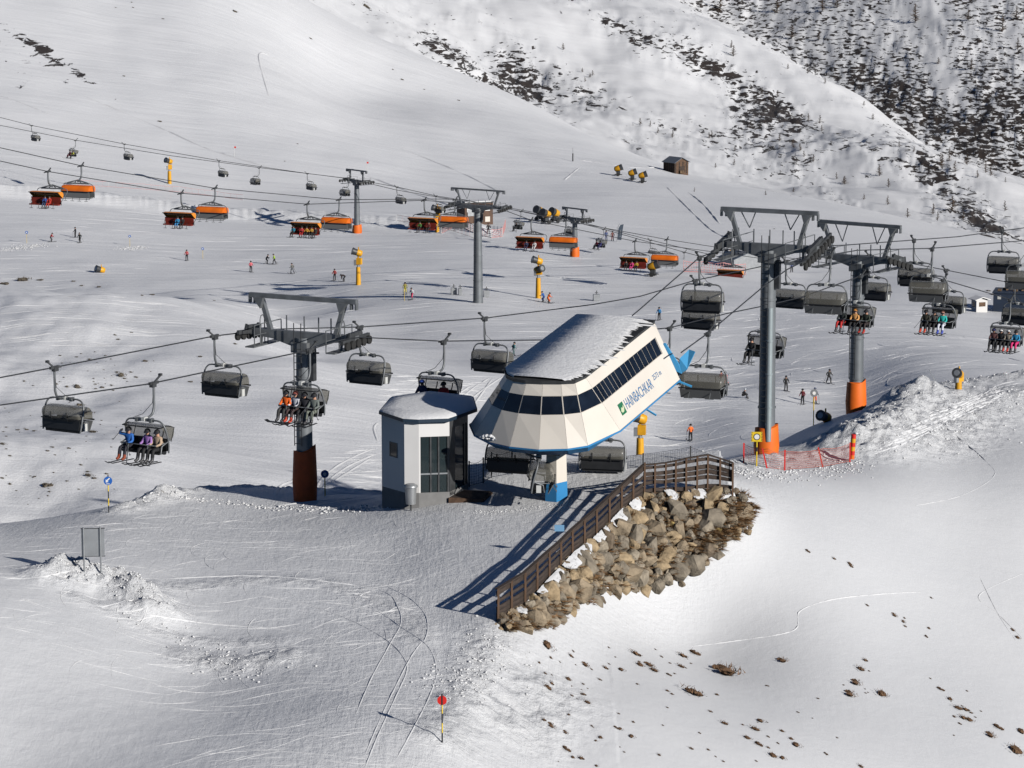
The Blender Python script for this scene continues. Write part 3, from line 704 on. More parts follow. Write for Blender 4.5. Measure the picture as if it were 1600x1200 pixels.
# ---------------------------------------------------------------- pylons
def pylon(name, px, py_base, D, py_cross, label, yaw, half=3.0, r0=.5, r1=.36, gantry=1.7, legtop=.8, sleeve=None, sleeve_mat=None, slr=.6, train=3.0, tilt=(0, 0), duct=False, detail=True, ground_z=None, ghalf=None, catw=True, vee=True):
    p = at(px, py_base, D) if D else G(px, py_base)
    gz = H(p.x, p.y) - .4 if ground_z is None else ground_z
    zt = zrow(p.x, p.y, py_cross); h = zt - gz
    t = thing(name, (p.x, p.y, gz), label, 'lift pylon', yaw, 'pylons of the chairlifts')
    gh = ghalf or half
    m = MB(); nsec = 4; m.tube([(0, 0, 0), (0, 0, h * .98)], [r0, r1], 14)
    for i in range(1, nsec): zz = h * i / nsec; rr = lerp(r0, r1, i / nsec); m.tube([(0, 0, zz), (0, 0, zz + .1)], [rr + .045, rr + .045], 14)
    m.build('shaft', PIPE, t)
    if sleeve:
        m = MB(); seg = 16; vs = []; zb = 0
        for k in range(seg):
            a = 2 * math.pi * k / seg; vs.append((slr * math.cos(a), slr * math.sin(a), zb))
        for k in range(seg):
            a = 2 * math.pi * k / seg; vs.append((slr * 1.12 * math.cos(a), slr * 1.12 * math.sin(a), sleeve * .45))
        for k in range(seg):
            a = 2 * math.pi * k / seg; vs.append((slr * math.cos(a), slr * math.sin(a), sleeve * (1 + .05 * math.sin(a * 2) + .06 * math.cos(a))))
        m.add(vs, [(r_ * seg + k, r_ * seg + (k + 1) % seg, (r_ + 1) * seg + (k + 1) % seg, (r_ + 1) * seg + k) for r_ in (0, 1) for k in range(seg)], 0, True)
        m.add(vs[2 * seg:], [tuple(range(seg))]); m.build('padding_sleeve', sleeve_mat or ORANGE, t)
    m = MB()
    n_ = 6; secs = [(-half, .28), (-half * .55, .42), (-r1 * 1.3, .75), (r1 * 1.3, .75), (half * .55, .42), (half, .28)]
    w_ = .34; vs = []
    for x, d_ in secs: vs += [(x, -w_ / 2, h + .12), (x, w_ / 2, h + .12), (x, w_ / 2, h + .12 - d_), (x, -w_ / 2, h + .12 - d_)]
    fs = [(i * 4 + k, i * 4 + (k + 1) % 4, (i + 1) * 4 + (k + 1) % 4, (i + 1) * 4 + k) for i in range(5) for k in range(4)] + [(0, 1, 2, 3), (23, 22, 21, 20)]
    m.add(vs, fs); m.box((0, 0, h - .62), (r1 * 2.5, r1 * 2.5, .5)); m.build('crossarm', STEEL, t)
    m = MB(); m.box((0, 0, h + gantry), (gh * 2, .24, .22))
    for sx in (-1, 1):
        for q in (.02, .3): m.box((sx * (gh - q), 0, h + gantry - .22), (.09, .2, .34))
    m.build('top_beam', STEEL, t)
    for sx in (-1, 1):
        m = MB(); b0 = Vector((sx * half * .60, 0, h + .0)); b1 = Vector((sx * gh * legtop, 0, h + gantry - .1))
        m.bar(b0, b1, .24, .2); m.slab([b1 + Vector((-.28, -.12, .02)), b1 + Vector((.28, -.12, .02)), b1 + Vector((-sx * .12, -.12, -.5))], (0, -1, 0), -.24); m.build('gantry_leg', STEEL, t)
    if detail:
        for sx in ((-1, 1) if vee else ()):
            for q in (.6, .3):
                m = MB(); m.bar((sx * half * .42, .1, h + .9), (sx * half * q, .1, h + gantry - .1), .05); m.build('strut', STEEL, t)
        for x in (-half * .33, -.0, half * .27, half * .5):
            m = MB(); m.bar((x, .1, h), (x, .1, h + .85), .05); m.build('rail_post', STEEL, t)
        m = MB(); lh = h - 1
        l0 = (sleeve or .4) + .3
        for sx in (-.2, .2): m.bar((sx, -lerp(r0, r1, .5) - .2, l0), (sx, -r1 - .2, h + .6), .035)
        for i in range(int((l0 - .7) / .33), int(lh / .33)): m.bar((-.2, -lerp(r0, r1, i * .33 / h) - .2 + (r0 - r1) * .3, 1 + i * .33), (.2, -lerp(r0, r1, i * .33 / h) - .2 + (r0 - r1) * .3, 1 + i * .33), .03)
        m.build('ladder', STEELD, t)
        m = MB(); m.box((r1 + .15, 0, h - 1.5), (.25, .3, 1.5)); m.bar((r1, 0, h - .9), (r1 + .55, -.1, h - .85), .08); m.build('control_box', STEELD, t)
    if duct:
        m = MB(); m.tube([(.28, -.48, 1.2), (.26, -.40, h * .72)], .17, 10)
        for i in range(1, 4): zz = 1.2 + (h * .72 - 1.2) * i / 4; m.tube([(.27, -.44, zz), (.27, -.44, zz + .1)], .2, 10)
        m.build('duct', DUCT, t)
    for sx, tl in ((-1, tilt[0]), (1, tilt[1])):
        s_ = thing('sheave_train', (sx * half, 0, h - .12), '', 'x'); s_.parent = t
        for k_ in ('label', 'category'): del s_[k_]
        s_.rotation_euler = (tl, 0, 0)
        m = MB(); m.box((-.1 * sx, 0, .08), (.14, train, .2)); m.box((-.16 * sx, 0, .3), (.2, train * .45, .22)); m.bar((-.1 * sx, -train * .25, .1), (-.1 * sx, -train * .2, .45), .1); m.bar((-.1 * sx, train * .25, .1), (-.1 * sx, train * .2, .45), .1)
        m.build('rocker_beam', STEELD, s_)
        nw = max(4, int(train / .5))
        m = MB(); m.tube([(-.06, 0, 0), (.06, 0, 0)], .21, 12); wm = m.mesh('wheel', [RUBBER])
        for i in range(nw):
            put('wheel', wm, s_, Matrix.Translation((.06 * sx, (i + .5) / nw * train - train / 2, -.12)))
    if catw:
        for sx in (-1, 1):
            m = MB(); x = sx * (half - .75); m.box((x, 0, h - .62), (.5, train * 1.0, .06)); m.bar((x, -.2, h - .6), (x, -.1, h - .1), .08)
            for yy in (-train * .48, 0, train * .48):
                m.bar((x - .25 * sx, yy, h - .6), (x - .25 * sx, yy, h + .45), .04)
            m.bar((x - .25 * sx, -train * .48, h + .45), (x - .25 * sx, train * .48, h + .45), .04); m.bar((x - .25 * sx, -train * .48, h - .05), (x - .25 * sx, train * .48, h - .05), .035)
            m.tube(smooth_poly([(x, -.3, h - .6), (x, -.3, h + .6), (x, -.1, h + .8), (x, .1, h + .6), (x, .1, h - .6)], 2), .03, 5)
            m.build('catwalk', STEEL, t)
    return t
dY = Vector((.58, .815)); yY = math.atan2(-dY.x, dY.y)
dX = Vector((.435, .90)); yX = math.atan2(-dX.x, dX.y)
P1 = pylon('lift_pylon', 477, 800, 150, 522, 'grey pylon with dark red-orange foot sleeve left of the white hut', R(-27), 3.0, .42, .36, 1.75, .78, 2.9, RUST, .55, 2.6, (R(-4), R(2)), vee=False)
P2 = pylon('lift_pylon', 1197, 722, 165, 384, 'tallest pylon with bright orange foot, pale duct on its shaft, beside the stone wall', yX, 2.75, .47, .37, 1.85, .8, 1.9, ORANGE, .62, 4.6, (R(14), R(14)), True)
P3 = pylon('lift_pylon', 1337, 652, 195, 402, 'pylon with orange foot standing right of the tallest pylon', yY, 2.95, .47, .36, 2.1, .85, 2.4, ORANGE, .60, 3.4, (R(8), R(-14)))
P4 = pylon('lift_pylon', 1668, 640, 214, 366, 'pylon at the right frame edge showing only the end of its top beam', yX, 2.75, .45, .36, 2.2, .8, 1.9, ORANGE, .6, 4, (0, 0))
P5 = pylon('lift_pylon', 747, 473, None, 322, 'tall bare grey pylon of the orange chairlift on the groomed piste', R(-33), 4.5, .72, .5, 2.3, .78, None, None, .6, 3.6, (R(4), R(6)))
P6 = pylon('lift_pylon', 558, 364, None, 282, 'distant slim pylon with orange foot left of the brown lift building', R(-50), 3.0, .55, .42, 1.8, .62, 1.8, ORANGE, .8, 3.4, (0, 0), detail=False)
P7 = pylon('lift_pylon', 898, 401, None, 341, 'distant slim pylon with orange foot right of the brown lift building', R(-48), 3.0, .5, .4, 1.6, .66, 1.9, ORANGE, .72, 3.2, (0, 0), detail=False)

# ---------------------------------------------------------------- ropes and chairs
def rope(pts3, r, label, name='haul_rope'):
    m = MB(); m.tube(pts3, r, 6); o = m.build(name, ROPE); tag(o, label, 'steel rope', 'steel ropes of the chairlifts'); return o
def perp(d): return Vector((d.y, -d.x))
class Line:
    def __init__(s, c, d, off):
        s.n = perp(d); s.c = s.n.dot(Vector(c)) + off
    def p(s, px, py): return onplan(px, py, s.n, s.c)
def prow(line, pts):   # row of the rope at px
    xs = [p[0] for p in pts]; ys = [p[1] for p in pts]
    return lambda px: float(np.interp(px, xs, ys))
c1 = P1.location.xy; c2 = P2.location.xy; c3 = P3.location.xy
dY = (Vector(c3) - Vector(c1)).normalized()
LA = Line(c1, dY, -3.0); RA = Line(c1, dY, 3.0)
LB = Line(c2, dX, -2.75); RD = Line(c2, dX, 2.75)
ptL = [(-160, 626), (0, 590), (85, 574), (335, 525), (400, 517), (440, 514), (562, 511), (757, 497), (925, 476), (1000, 463), (1086, 438), (1150, 425), (1228, 408), (1275, 397), (1358, 399), (1478, 422), (1600, 446), (1760, 480)]
ptR = [(-160, 662), (0, 633), (232, 600), (470, 550), (535, 531), (562, 527), (690, 533), (860, 531), (1047, 512), (1135, 490), (1203, 476), (1250, 465), (1340, 433), (1390, 418), (1430, 424), (1579, 468), (1760, 520)]
ptB = [(988, 493), (1000, 483), (1093, 402), (1112, 395), (1135, 390), (1190, 388), (1320, 383), (1428, 375), (1495, 370), (1600, 356), (1700, 350)]
ptD = [(1064, 551), (1107, 520), (1190, 450), (1230, 421), (1262, 405), (1298, 398), (1340, 391), (1455, 388), (1600, 376), (1760, 366)]
for ln, pt, lab in ((LA, ptL, 'rope of the grey-hooded lift carrying empty chairs away past the station roof'), (RA, ptR, 'nearer rope of the grey-hooded lift carrying riders towards the viewer'),
                    (LB, ptB, 'left rope rising steeply from the white station to the tallest pylon'), (RD, ptD, 'right rope rising from the blue end of the station to the tallest pylon')):
    rope([ln.p(*q) for q in pt], .032, lab)
def chair_on(ln, pt, px, proto, rz, label, group):
    py = prow(ln, pt)(px); p = ln.p(px, py)
    return inst(proto, p, rz, label, group)
G4 = 'grey-hooded chairs on the near lifts'
yA = math.atan2(-dY.x, dY.y)          # facing away
yC = R(-30)
L_ = []
for px, lab in ((85, 'empty hooded chair at the far left of the upper near rope'), (335, 'empty hooded chair just left of the pylon with the dark red-orange foot'), (562, 'empty hooded chair just right of the pylon with the dark red-orange foot'),
                (757, 'empty hooded chair hanging left of the station roof'), (1086, 'smaller empty hooded chair hanging directly under a larger one right of the station roof'),
                (1228, 'empty hooded chair between the two orange-footed pylons, seen from behind'), (1358, 'empty hooded chair just right of the second orange-footed pylon'), (1478, 'empty hooded chair right of the chair with the turquoise rider'), (1586, 'lowest of the empty hooded chairs in front of the dark blue container building')):
    chair_on(LA, ptL, px, chair_shut, yC, lab, G4)
chair_on(LB, ptB, 1093, chair_shut, R(-18), 'larger empty hooded chair below the left wheels of the tallest pylon', G4)
chair_on(LB, ptB, 1428, chair_shut, R(-22), 'empty hooded chair seen from behind, upper of the overlapping pair above the turquoise rider', G4)
chair_on(LB, ptB, 1566, chair_shut, R(-22), 'uppermost empty hooded chair at the right frame edge', G4)
yF = math.pi - R(30)
CHR = {}
CHR['d'] = chair_on(RD, ptD, 1107, chair_shut, math.pi + R(-20), 'closed hooded chair coming in at the blue end of the station', G4)
chair_on(RD, ptD, 1298, chair_shut, math.pi + R(-22), 'closed hooded chair facing the viewer between the two orange-footed pylons', G4)
chair_on(RD, ptD, 1457, chair_shut, math.pi + R(-22), 'closed hooded chair facing the viewer, lower of the overlapping pair above the turquoise rider', G4)
chair_on(RD, ptD, 1604, chair_shut, math.pi + R(-22), 'closed hooded chair facing the viewer in front of the dark blue container building', G4)
for k, px, lab in (('a', 240, 'open chair carrying a blue, a purple and a beige rider at far left'), ('b', 484, 'open chair carrying four riders in front of the pylon with the dark red-orange foot'), ('c', 694, 'open chair carrying two riders above the small white hut'),
                   ('e', 1047, 'chair on the nearer rope mostly hidden behind the station end'), ('f', 1204, 'open chair with a dark rider behind the shaft of the tallest pylon'), ('g', 1345, 'open chair carrying three riders in front of the second orange-footed pylon'), ('h', 1474, 'open chair carrying three riders, one in turquoise'), ('i', 1579, 'open chair carrying four riders at the right frame edge')):
    CHR[k] = chair_on(RA, ptR, px, chair_open, yF, lab, G4)
def mat_of(o): return Matrix.Translation(o.location) @ Matrix.Rotation(o.rotation_euler[2], 4, 'Z')
def rider(ch, seat, kind, jk, pt, hl, label, skis='ski', seats=4, zs=-2.87, y=.80, hw=1.06, pole=True, boots=None):
    # seat 0 is the one furthest left in the picture for a chair facing the viewer (local +x is picture-left)
    x = hw - .28 - seat * (2 * hw - .56) / (seats - 1)
    M4 = mat_of(ch) @ Matrix.Translation((x, y, zs)) @ Matrix.Rotation(R(random.uniform(-8, 8)), 4, 'Z')
    person(M4, kind, jk, pt, hl, label, skis, 'riders on the chairlifts', 1.0, boots, pole)
BK = (.012, .012, .014)
rider(CHR['a'], 0, 'sit_wave', (.02, .12, .42), (.02, .02, .03), BK, 'rider in bright blue jacket raising an arm, on the chair at far left', boots=(.25, .05, .02))
rider(CHR['a'], 2, 'sit', (.32, .17, .45), BK, BK, 'rider in light purple jacket beside the beige one at far left', pole=False)
rider(CHR['a'], 3, 'sit', (.42, .31, .22), BK, BK, 'rider in beige jacket at the right end of the chair at far left', pole=False)
rider(CHR['b'], 0, 'sit', (.85, .14, .015), (.03, .03, .03), BK, 'rider in bright orange jacket on the four-rider chair', skis='board', pole=False)
rider(CHR['b'], 1, 'sit', (.55, .55, .6), (.05, .03, .03), (.2, .05, .04), 'rider in white patterned jacket and red ski boots beside the orange rider', boots=(.5, .06, .03), pole=False)
rider(CHR['b'], 2, 'sit', (.015, .015, .02), BK, BK, 'rider all in black on the four-rider chair')
rider(CHR['b'], 3, 'sit', (.13, .15, .14), (.16, .18, .15), BK, 'rider in grey-green suit at the right end of the four-rider chair', pole=True)
rider(CHR['c'], 0, 'sit', (.02, .03, .10), BK, (.02, .06, .3), 'rider in navy with blue helmet above the small white hut', pole=False)
rider(CHR['c'], 2.4, 'sit', (.45, .02, .02), (.25, .16, .05), BK, 'rider in red jacket on the chair above the small white hut', pole=False)
rider(CHR['f'], 0, 'sit', BK, BK, BK, 'dark rider on the chair behind the tallest pylon', pole=False)
rider(CHR['g'], 0, 'sit', (.015, .02, .02), (.45, .02, .02), BK, 'rider in black jacket and red trousers on the three-rider chair', pole=False)
rider(CHR['g'], 1.6, 'sit', (.6, .3, .1), BK, (.5, .2, .03), 'rider in pale orange and white jacket in the middle of the three-rider chair', pole=False)
rider(CHR['g'], 3, 'sit', (.02, .03, .02), (.03, .02, .02), BK, 'rider in dark jacket, rightmost on the chair before the second orange-footed pylon', boots=(.4, .03, .02))
rider(CHR['h'], 0, 'sit', (.03, .03, .02), BK, BK, 'rider in black with red boots next to two others, turquoise one last', boots=(.5, .05, .02))
rider(CHR['h'], 1.1, 'sit', (.08, .08, .075), BK, (.02, .02, .02), 'rider in dark grey between the black and the turquoise rider', pole=False)
rider(CHR['h'], 2.2, 'sit', (.02, .42, .38), (.6, .62, .7), (.4, .2, .15), 'rider in turquoise jacket and white trousers', boots=(.05, .08, .4), pole=False)
rider(CHR['i'], 0, 'sit', (.10, .04, .04), BK, (.02, .02, .1), 'rider in dark maroon jacket and navy helmet at the right frame edge', pole=False)
rider(CHR['i'], 1, 'sit', BK, BK, (.7, .7, .7), 'rider in black jacket and white helmet at the right frame edge', pole=False)
rider(CHR['i'], 2, 'sit', (.25, .22, .18), (.02, .02, .02), (.75, .75, .75), 'rider in beige-grey jacket and white helmet with red boots', boots=(.45, .04, .03), pole=False)
rider(CHR['i'], 3, 'sit', (.02, .22, .42), (.62, .03, .16), BK, 'rider in blue jacket and pink trousers at the right frame edge', pole=False)

# orange chairlift
dO = (at(992, 377, 462) - at(75, 268, 372)).xy.normalized()
OAl = Line(at(75, 268, 372).xy, dO, 0); OBl = Line(at(75, 268, 372).xy, dO, -8.6)
ptOA = [(-80, 234), (75, 268), (283, 302), (480, 319), (663, 313), (770, 322), (830, 344), (992, 377), (1148, 398), (1300, 420)]
ptOB = [(-80, 213), (127, 259), (335, 294), (529, 312), (690, 311), (725, 312), (884, 345), (1041, 374), (1195, 398), (1300, 412)]
rope([OAl.p(*q) for q in ptOA], .055, 'nearer rope of the orange-hooded lift'); rope([OBl.p(*q) for q in ptOB], .055, 'farther rope of the orange-hooded lift')
GO = 'orange-hooded chairs on the lift behind'
olab = ['leftmost amber-hooded chair with riders, orange snow slope behind', 'amber-hooded chair with a light blue rider', 'crowded amber-hooded chair', 'amber-hooded chair in front of the yellow snow gun', 'amber-hooded chair left of the slim right-hand pylon', 'amber-hooded chair above the small carriage snow gun', 'last amber-hooded chair, behind the tallest pylon']
olab = ['amber-hooded chair at the far left with a blue and a red rider', 'amber-hooded chair with a light blue and a dark rider', 'crowded amber-hooded chair with five riders', 'amber-hooded chair in front of the yellow snow gun near the brown building', 'amber-hooded chair with two riders left of the distant right-hand pylon', 'amber-hooded chair with three riders above the small carriage snow gun', 'last amber-hooded chair, left of the shaft of the tallest pylon']
OC = []
for px, lab in zip((75, 283, 480, 663, 830, 992, 1143), olab):
    OC.append(chair_on(OAl, ptOA, px, orange_open, math.pi + R(-22) + 0, lab, GO))
olab2 = ['empty orange-hooded chair at the far left', 'empty orange-hooded chair overlapping the one with the light blue rider', 'empty orange-hooded chair left of the distant left-hand pylon', 'empty orange-hooded chair left of the tall bare pylon', 'empty orange-hooded chair behind the distant right-hand pylon', 'empty orange-hooded chair right of the small carriage snow gun', 'empty orange-hooded chair behind the shaft of the tallest pylon', 'empty orange-hooded chair behind the second orange-footed pylon']
for px, lab in zip((127, 336, 530, 712, 884, 1042, 1192, 1325), olab2):
    chair_on(OBl, ptOB, px, orange_shut, math.pi + R(-22), lab, GO)
cols = [((.03, .08, .3), (.03, .05, .12)), ((.45, .03, .02), (.4, .03, .02)), ((.03, .25, .5), (.03, .2, .45)), (BK, BK), ((.02, .2, .3), BK), ((.4, .03, .03), (.4, .02, .02)), ((.5, .25, .03), BK), ((.03, .03, .03), BK), ((.55, .3, .05), BK), ((.05, .15, .03), BK), ((.12, .02, .02), BK), ((.02, .03, .08), (.02, .02, .06)), ((.6, .6, .6), (.5, .5, .5)), ((.02, .02, .02), BK), ((.6, .05, .2), (.6, .05, .2)), ((.45, .28, .03), BK)]
seats_ = [(0, 3.2, 0), (0, 4.3, 1), (1, 3.0, 2), (1, 4.2, 3), (2, .2, 4), (2, 2.4, 5), (2, 3.7, 6), (2, 5, 8), (2, 6, 7), (3, 2.6, 9), (3, 5.0, 10), (4, 2.4, 11), (4, 4.7, 12), (5, 1.2, 13), (5, 2.9, 14), (5, 4.2, 15)]
cn = ['blue', 'red', 'light blue', 'black', 'teal', 'red', 'amber', 'black', 'yellow-brown', 'dark green', 'maroon', 'navy', 'white', 'black', 'pink', 'mustard']
on = ['leftmost amber-hooded chair', 'second amber-hooded chair from the left', 'crowded amber-hooded chair', 'amber-hooded chair near the brown building', 'amber-hooded chair by the distant right-hand pylon', 'amber-hooded chair above the small carriage snow gun']
for ci, se, k in seats_:
    rider(OC[ci], se, 'sit', cols[k][0], cols[k][1], BK, 'rider in %s on the %s' % (cn[k], on[ci]), seats=7, zs=-3.82, y=1.0, hw=1.95, pole=False)
# distant small lift
zA0, zA1 = at(49, 196, 590), at(885, 341, 525)
dZ = (zA1 - zA0).xy.normalized()
ZAl = Line(zA0.xy, dZ, 0); ZBl = Line(zA0.xy, dZ, 5.5)
ptZA = [(-60, 168), (49, 196), (194, 225), (342, 251), (480, 271), (558, 281), (620, 292), (681, 306), (780, 322), (885, 341), (1016, 375), (1160, 410)]
ptZB = [(-60, 184), (118, 219), (265, 243), (405, 262), (545, 279), (620, 297), (814, 330), (878, 342), (943, 358), (1069, 394), (1160, 418)]
rope([ZAl.p(*q) for q in ptZA], .05, 'upper rope of the far small lift'); rope([ZBl.p(*q) for q in ptZB], .05, 'lower rope of the far small lift')
GZ = 'small grey chairs on the far lift'
chair_far = make_chair('lift_chair', 'x')
for px, lab in ((49, 'small far chair nearest the left frame edge'), (194, 'small far chair left of the single yellow snow gun'), (342, 'small far chair above the second amber-hooded chair'), (480, 'small far chair left of the distant left-hand pylon'), (620, 'small far chair right of the distant left-hand pylon'), (681, 'small far chair above the partly hidden yellow snow gun'), (885, 'small far chair below the top of the distant right-hand pylon'), (1016, 'small far chair between the last two orange chairs by the carriage snow gun')):
    chair_on(ZAl, ptZA, px, chair_far, R(-55), lab, GZ)
ZC = {}
chair_faro = make_chair('lift_chair', 'x', open_=True, laden=True)
for px, lab in ((118, 'small far chair with two riders at upper left'), (405, 'small far chair, third hooded one from the distant left-hand pylon'), (545, 'small far chair directly under the wheels of the distant left-hand pylon'), (814, 'small far chair with riders right of the brown building'), (943, 'small far chair with riders left of the dark feather flag'), (1069, 'small far chair above the pink netting')):
    ZC[px] = chair_on(ZBl, ptZB, px, chair_faro if px in (118, 814, 943) else chair_far, R(125), lab, GZ)
rider(ZC[118], 0, 'sit', (.35, .02, .05), (.35, .02, .05), BK, 'red rider on the small far chair at upper left', pole=False); rider(ZC[118], 2.5, 'sit', (.4, .4, .05), BK, BK, 'yellowish rider on the small far chair at upper left', pole=False)
rider(ZC[814], 1, 'sit', BK, BK, BK, 'dark rider on the small far chair right of the brown building', pole=False)
rider(ZC[943], 0, 'sit', (.4, .04, .06), BK, BK, 'red rider on the small far chair left of the dark feather flag', pole=False); rider(ZC[943], 2, 'sit', (.05, .05, .2), (.05, .05, .2), BK, 'navy rider on the small far chair left of the dark feather flag', pole=False)

# ---------------------------------------------------------------- white lift station
SO = at(848, 598, 140)
tl_ = R(10.5)
ah = Vector((dX.x, dX.y, 0)); wv = Vector((dX.y, -dX.x, 0)); av = (ah * math.cos(tl_) + Vector((0, 0, math.sin(tl_)))).normalized(); nv = wv.cross(av).normalized()
SM = Matrix(((wv.x, av.x, nv.x, SO.x), (wv.y, av.y, nv.y, SO.y), (wv.z, av.z, nv.z, SO.z), (0, 0, 0, 1)))
st = thing('lift_station', SO, 'white and blue chairlift station with dark window band and snowy roof', 'lift station')
st.rotation_mode = 'QUATERNION'; st.rotation_quaternion = SM.to_quaternion()
HS = 2.75
RO = [(-2.35, 2.2), (-2.32, 1.0), (-1.95, .38), (-1.47, .05), (-.78, -.08), (0, 0), (.83, .18), (1.43, .42), (1.62, 1.15), (1.62, 9.2)]
RI = [(-4.2, 2.6), (-4.45, 1.0), (-3.6, -.25), (-2.55, -.95), (-1.3, -1.3), (.2, -1.35), (1.45, -.95), (2.2, -.35), (2.85, 1.85), (2.85, 9.0)]
LBK = ((-2.35, 9.2), (-4.0, 9.0))
def wp(k, t, q=None):
    r = RO[k] if q is None else q[0]; b = RI[k] if q is None else q[1]
    return Vector((lerp(r[0], b[0], t), lerp(r[1], b[1], t), -HS * t))
def facet(k, t0, t1, gap=.0, out=.0, a=0.0, b=1.0):
    A_, B_ = (wp(k, t0), wp(k, t1)); C_, D_ = (wp(k + 1, t0), wp(k + 1, t1))
    p = [A_.lerp(C_, a), A_.lerp(C_, b), B_.lerp(D_, b), B_.lerp(D_, a)]
    nrm = (p[1] - p[0]).cross(p[3] - p[0]).normalized()
    if nrm.dot((p[0] + p[2]) / 2 - Vector((-.4, 5, -1))) < 0: nrm = -nrm
    c_ = sum(p, Vector()) / 4
    e1 = (p[1] - p[0]).normalized()
    p = [p[0] + e1 * gap, p[1] - e1 * gap, p[2] - e1 * gap, p[3] + e1 * gap]
    return [q + nrm * out for q in p], nrm
def fpart(name, k, t0, t1, mat, gap, out, th, a=0.0, b=1.0):
    p, n_ = facet(k, t0, t1, gap, out, a, b); m = MB(); m.slab(p, n_, th); return m.build(name, mat, st)
T0, T1 = .20, .485
for k in range(9):
    fpart('panel', k, .0, T0, CREAM, .006, 0, .05); fpart('panel', k, T1, 1.0, CREAM, .006, 0, .05)
    fpart('window_band_back', k, T0, T1, MULL, 0, -.03, .05) if False else None
    if k < 8: fpart('window_frame', k, T0, T1, MULL, .0, -.03, .03); fpart('window', k, T0 + .006, T1 - .006, GLASS, .035, -.012, .015)
edges = [0.0, .052, .105, .155, .212, .262, .312, .40, .465, .53, .595, .66, .725, .79, .86, .935]
fpart('window_frame', 8, T0, T1, MULL, 0, -.03, .03, 0, .94)
for a, b in zip(edges[:-1], edges[1:]): fpart('window', 8, T0 + .006, T1 - .006, GLASS, .022, -.012, .015, a, b)
fpart('panel', 8, T0 + .0, T1, CREAM, .004, 0, .05, .94, 1.0)
# left side, far end, underside
m = MB()
q0 = (RO[0], RI[0]); q1 = LBK
m.add([wp(0, 0), wp(0, 1), wp(0, 1, q1), wp(0, 0, q1)], [(0, 1, 2, 3)])
m.build('side_wall', CREAM, st)
m = MB(); pts = [wp(k, 0) + Vector((0, .0, -.07)) for k in range(10)] + [wp(0, 0, q1) + Vector((0, 0, -.07))]
pb = [wp(k, .97) for k in range(10)] + [wp(0, .97, q1)]
m.add([Vector((p.x * .96, p.y + .1 if p.y < 3 else p.y - .05, p.z)) for p in pts] + [Vector((p.x * .96, p.y + .1 if p.y < 3 else p.y - .05, p.z)) for p in pb], [tuple(range(11)), tuple(range(21, 10, -1))] + [(i, (i + 1) % 11, 11 + (i + 1) % 11, 11 + i) for i in range(11)])
m.build('inner_shell', BLACK, st)
m = MB(); m.slab([Vector((1.62, 9.24, 0)), Vector((2.85, 9.04, -HS)), Vector((1.9, 9.05, -HS)), Vector((.9, 9.25, 0))], (0, 1, 0), .05); m.slab([Vector((-2.35, 9.24, 0)), Vector((-4.0, 9.04, -HS)), Vector((-3.2, 9.04, -HS)), Vector((-1.6, 9.24, 0))], (0, 1, 0), .05); m.build('end_wall', CREAM, st)
# blue skirt
m = MB(); vs = []
for k in range(10):
    p = wp(k, 1.0); c_ = Vector((-.6, 5, -HS)); d_ = (p - c_); d_.z = 0; d_.normalize()
    e = .0 if k < 8 else 1
    vs += [p + d_ * .05 + Vector((0, 0, .03)), p + d_ * .05 + Vector((0, 0, -.06)), p - d_ * (.42 if k < 8 else .1) + Vector((0, 0, -.42 if k < 8 else -.1)), p - d_ * .6 + Vector((0, 0, -.42 if k < 8 else -.08))]
m.add(vs, [(i * 4 + j, i * 4 + j + 1, (i + 1) * 4 + j + 1, (i + 1) * 4 + j) for i in range(9) for j in range(3)])
m.build('blue_skirt', BLUEP, st)
# roof with ribs and snow
m = MB(); rp = [Vector((x * 1.03 - .0, y if y > 2 else y - .07, .0)) for x, y in RO] + [Vector((-2.45, 9.25, 0))]
m.slab([p + Vector((0, 0, .10)) for p in rp], (0, 0, 1), .14); m.build('roof', ROOFM, st)
m = MB()
for i in range(46):
    y = .9 + i * .182
    m.box((-.37, y, .13), (4.2, .06, .06))
m.build('roof_ribs', ROOFM, st, kind='stuff')
m = MB(); xr = []
top = []; rnd = random.Random(5)
N_ = 340
lft = []; rgt = []
for i in range(N_ + 1):
    y = .12 + (9.15 - .12) * i / N_
    xl = -2.42 if y > 1.1 else float(np.interp(y, [0, .1, .5, 1.1], [-1.2, -1.5, -2.05, -2.4]))
    mx = float(np.interp(y, [0, .3, 1.0, 2, 4, 6, 8, 9.2], [.9, 1.25, 1.25, 1.05, .85, .55, 0.3, .1]))
    ph = (y * 5.5) % 1
    fr = (1 - abs(ph - .5) * 2) ** 2.2 * (.5 + .45 * rnd.random()) * min(1, y / 1.5) * (1 + y * .14)
    lft.append(Vector((xl + .03 * rnd.random(), y, .2))); rgt.append(Vector((mx + fr, y, .19)))
vs = []
for a, b in zip(lft, rgt):
    md = a.lerp(b, .5) + Vector((0, 0, .02 + .015 * rnd.random()))
    vs += [a + Vector((0, 0, -.09)), a, md, b - Vector((.15, 0, -.01)), b + Vector((0, 0, -.055))]
m.add(vs, [(i * 5 + j, i * 5 + j + 1, (i + 1) * 5 + j + 1, (i + 1) * 5 + j) for i in range(N_) for j in range(4)], 0, True)
m.build('snow_layer', M_SNOW, st)
for sgn in (0,):
    pass
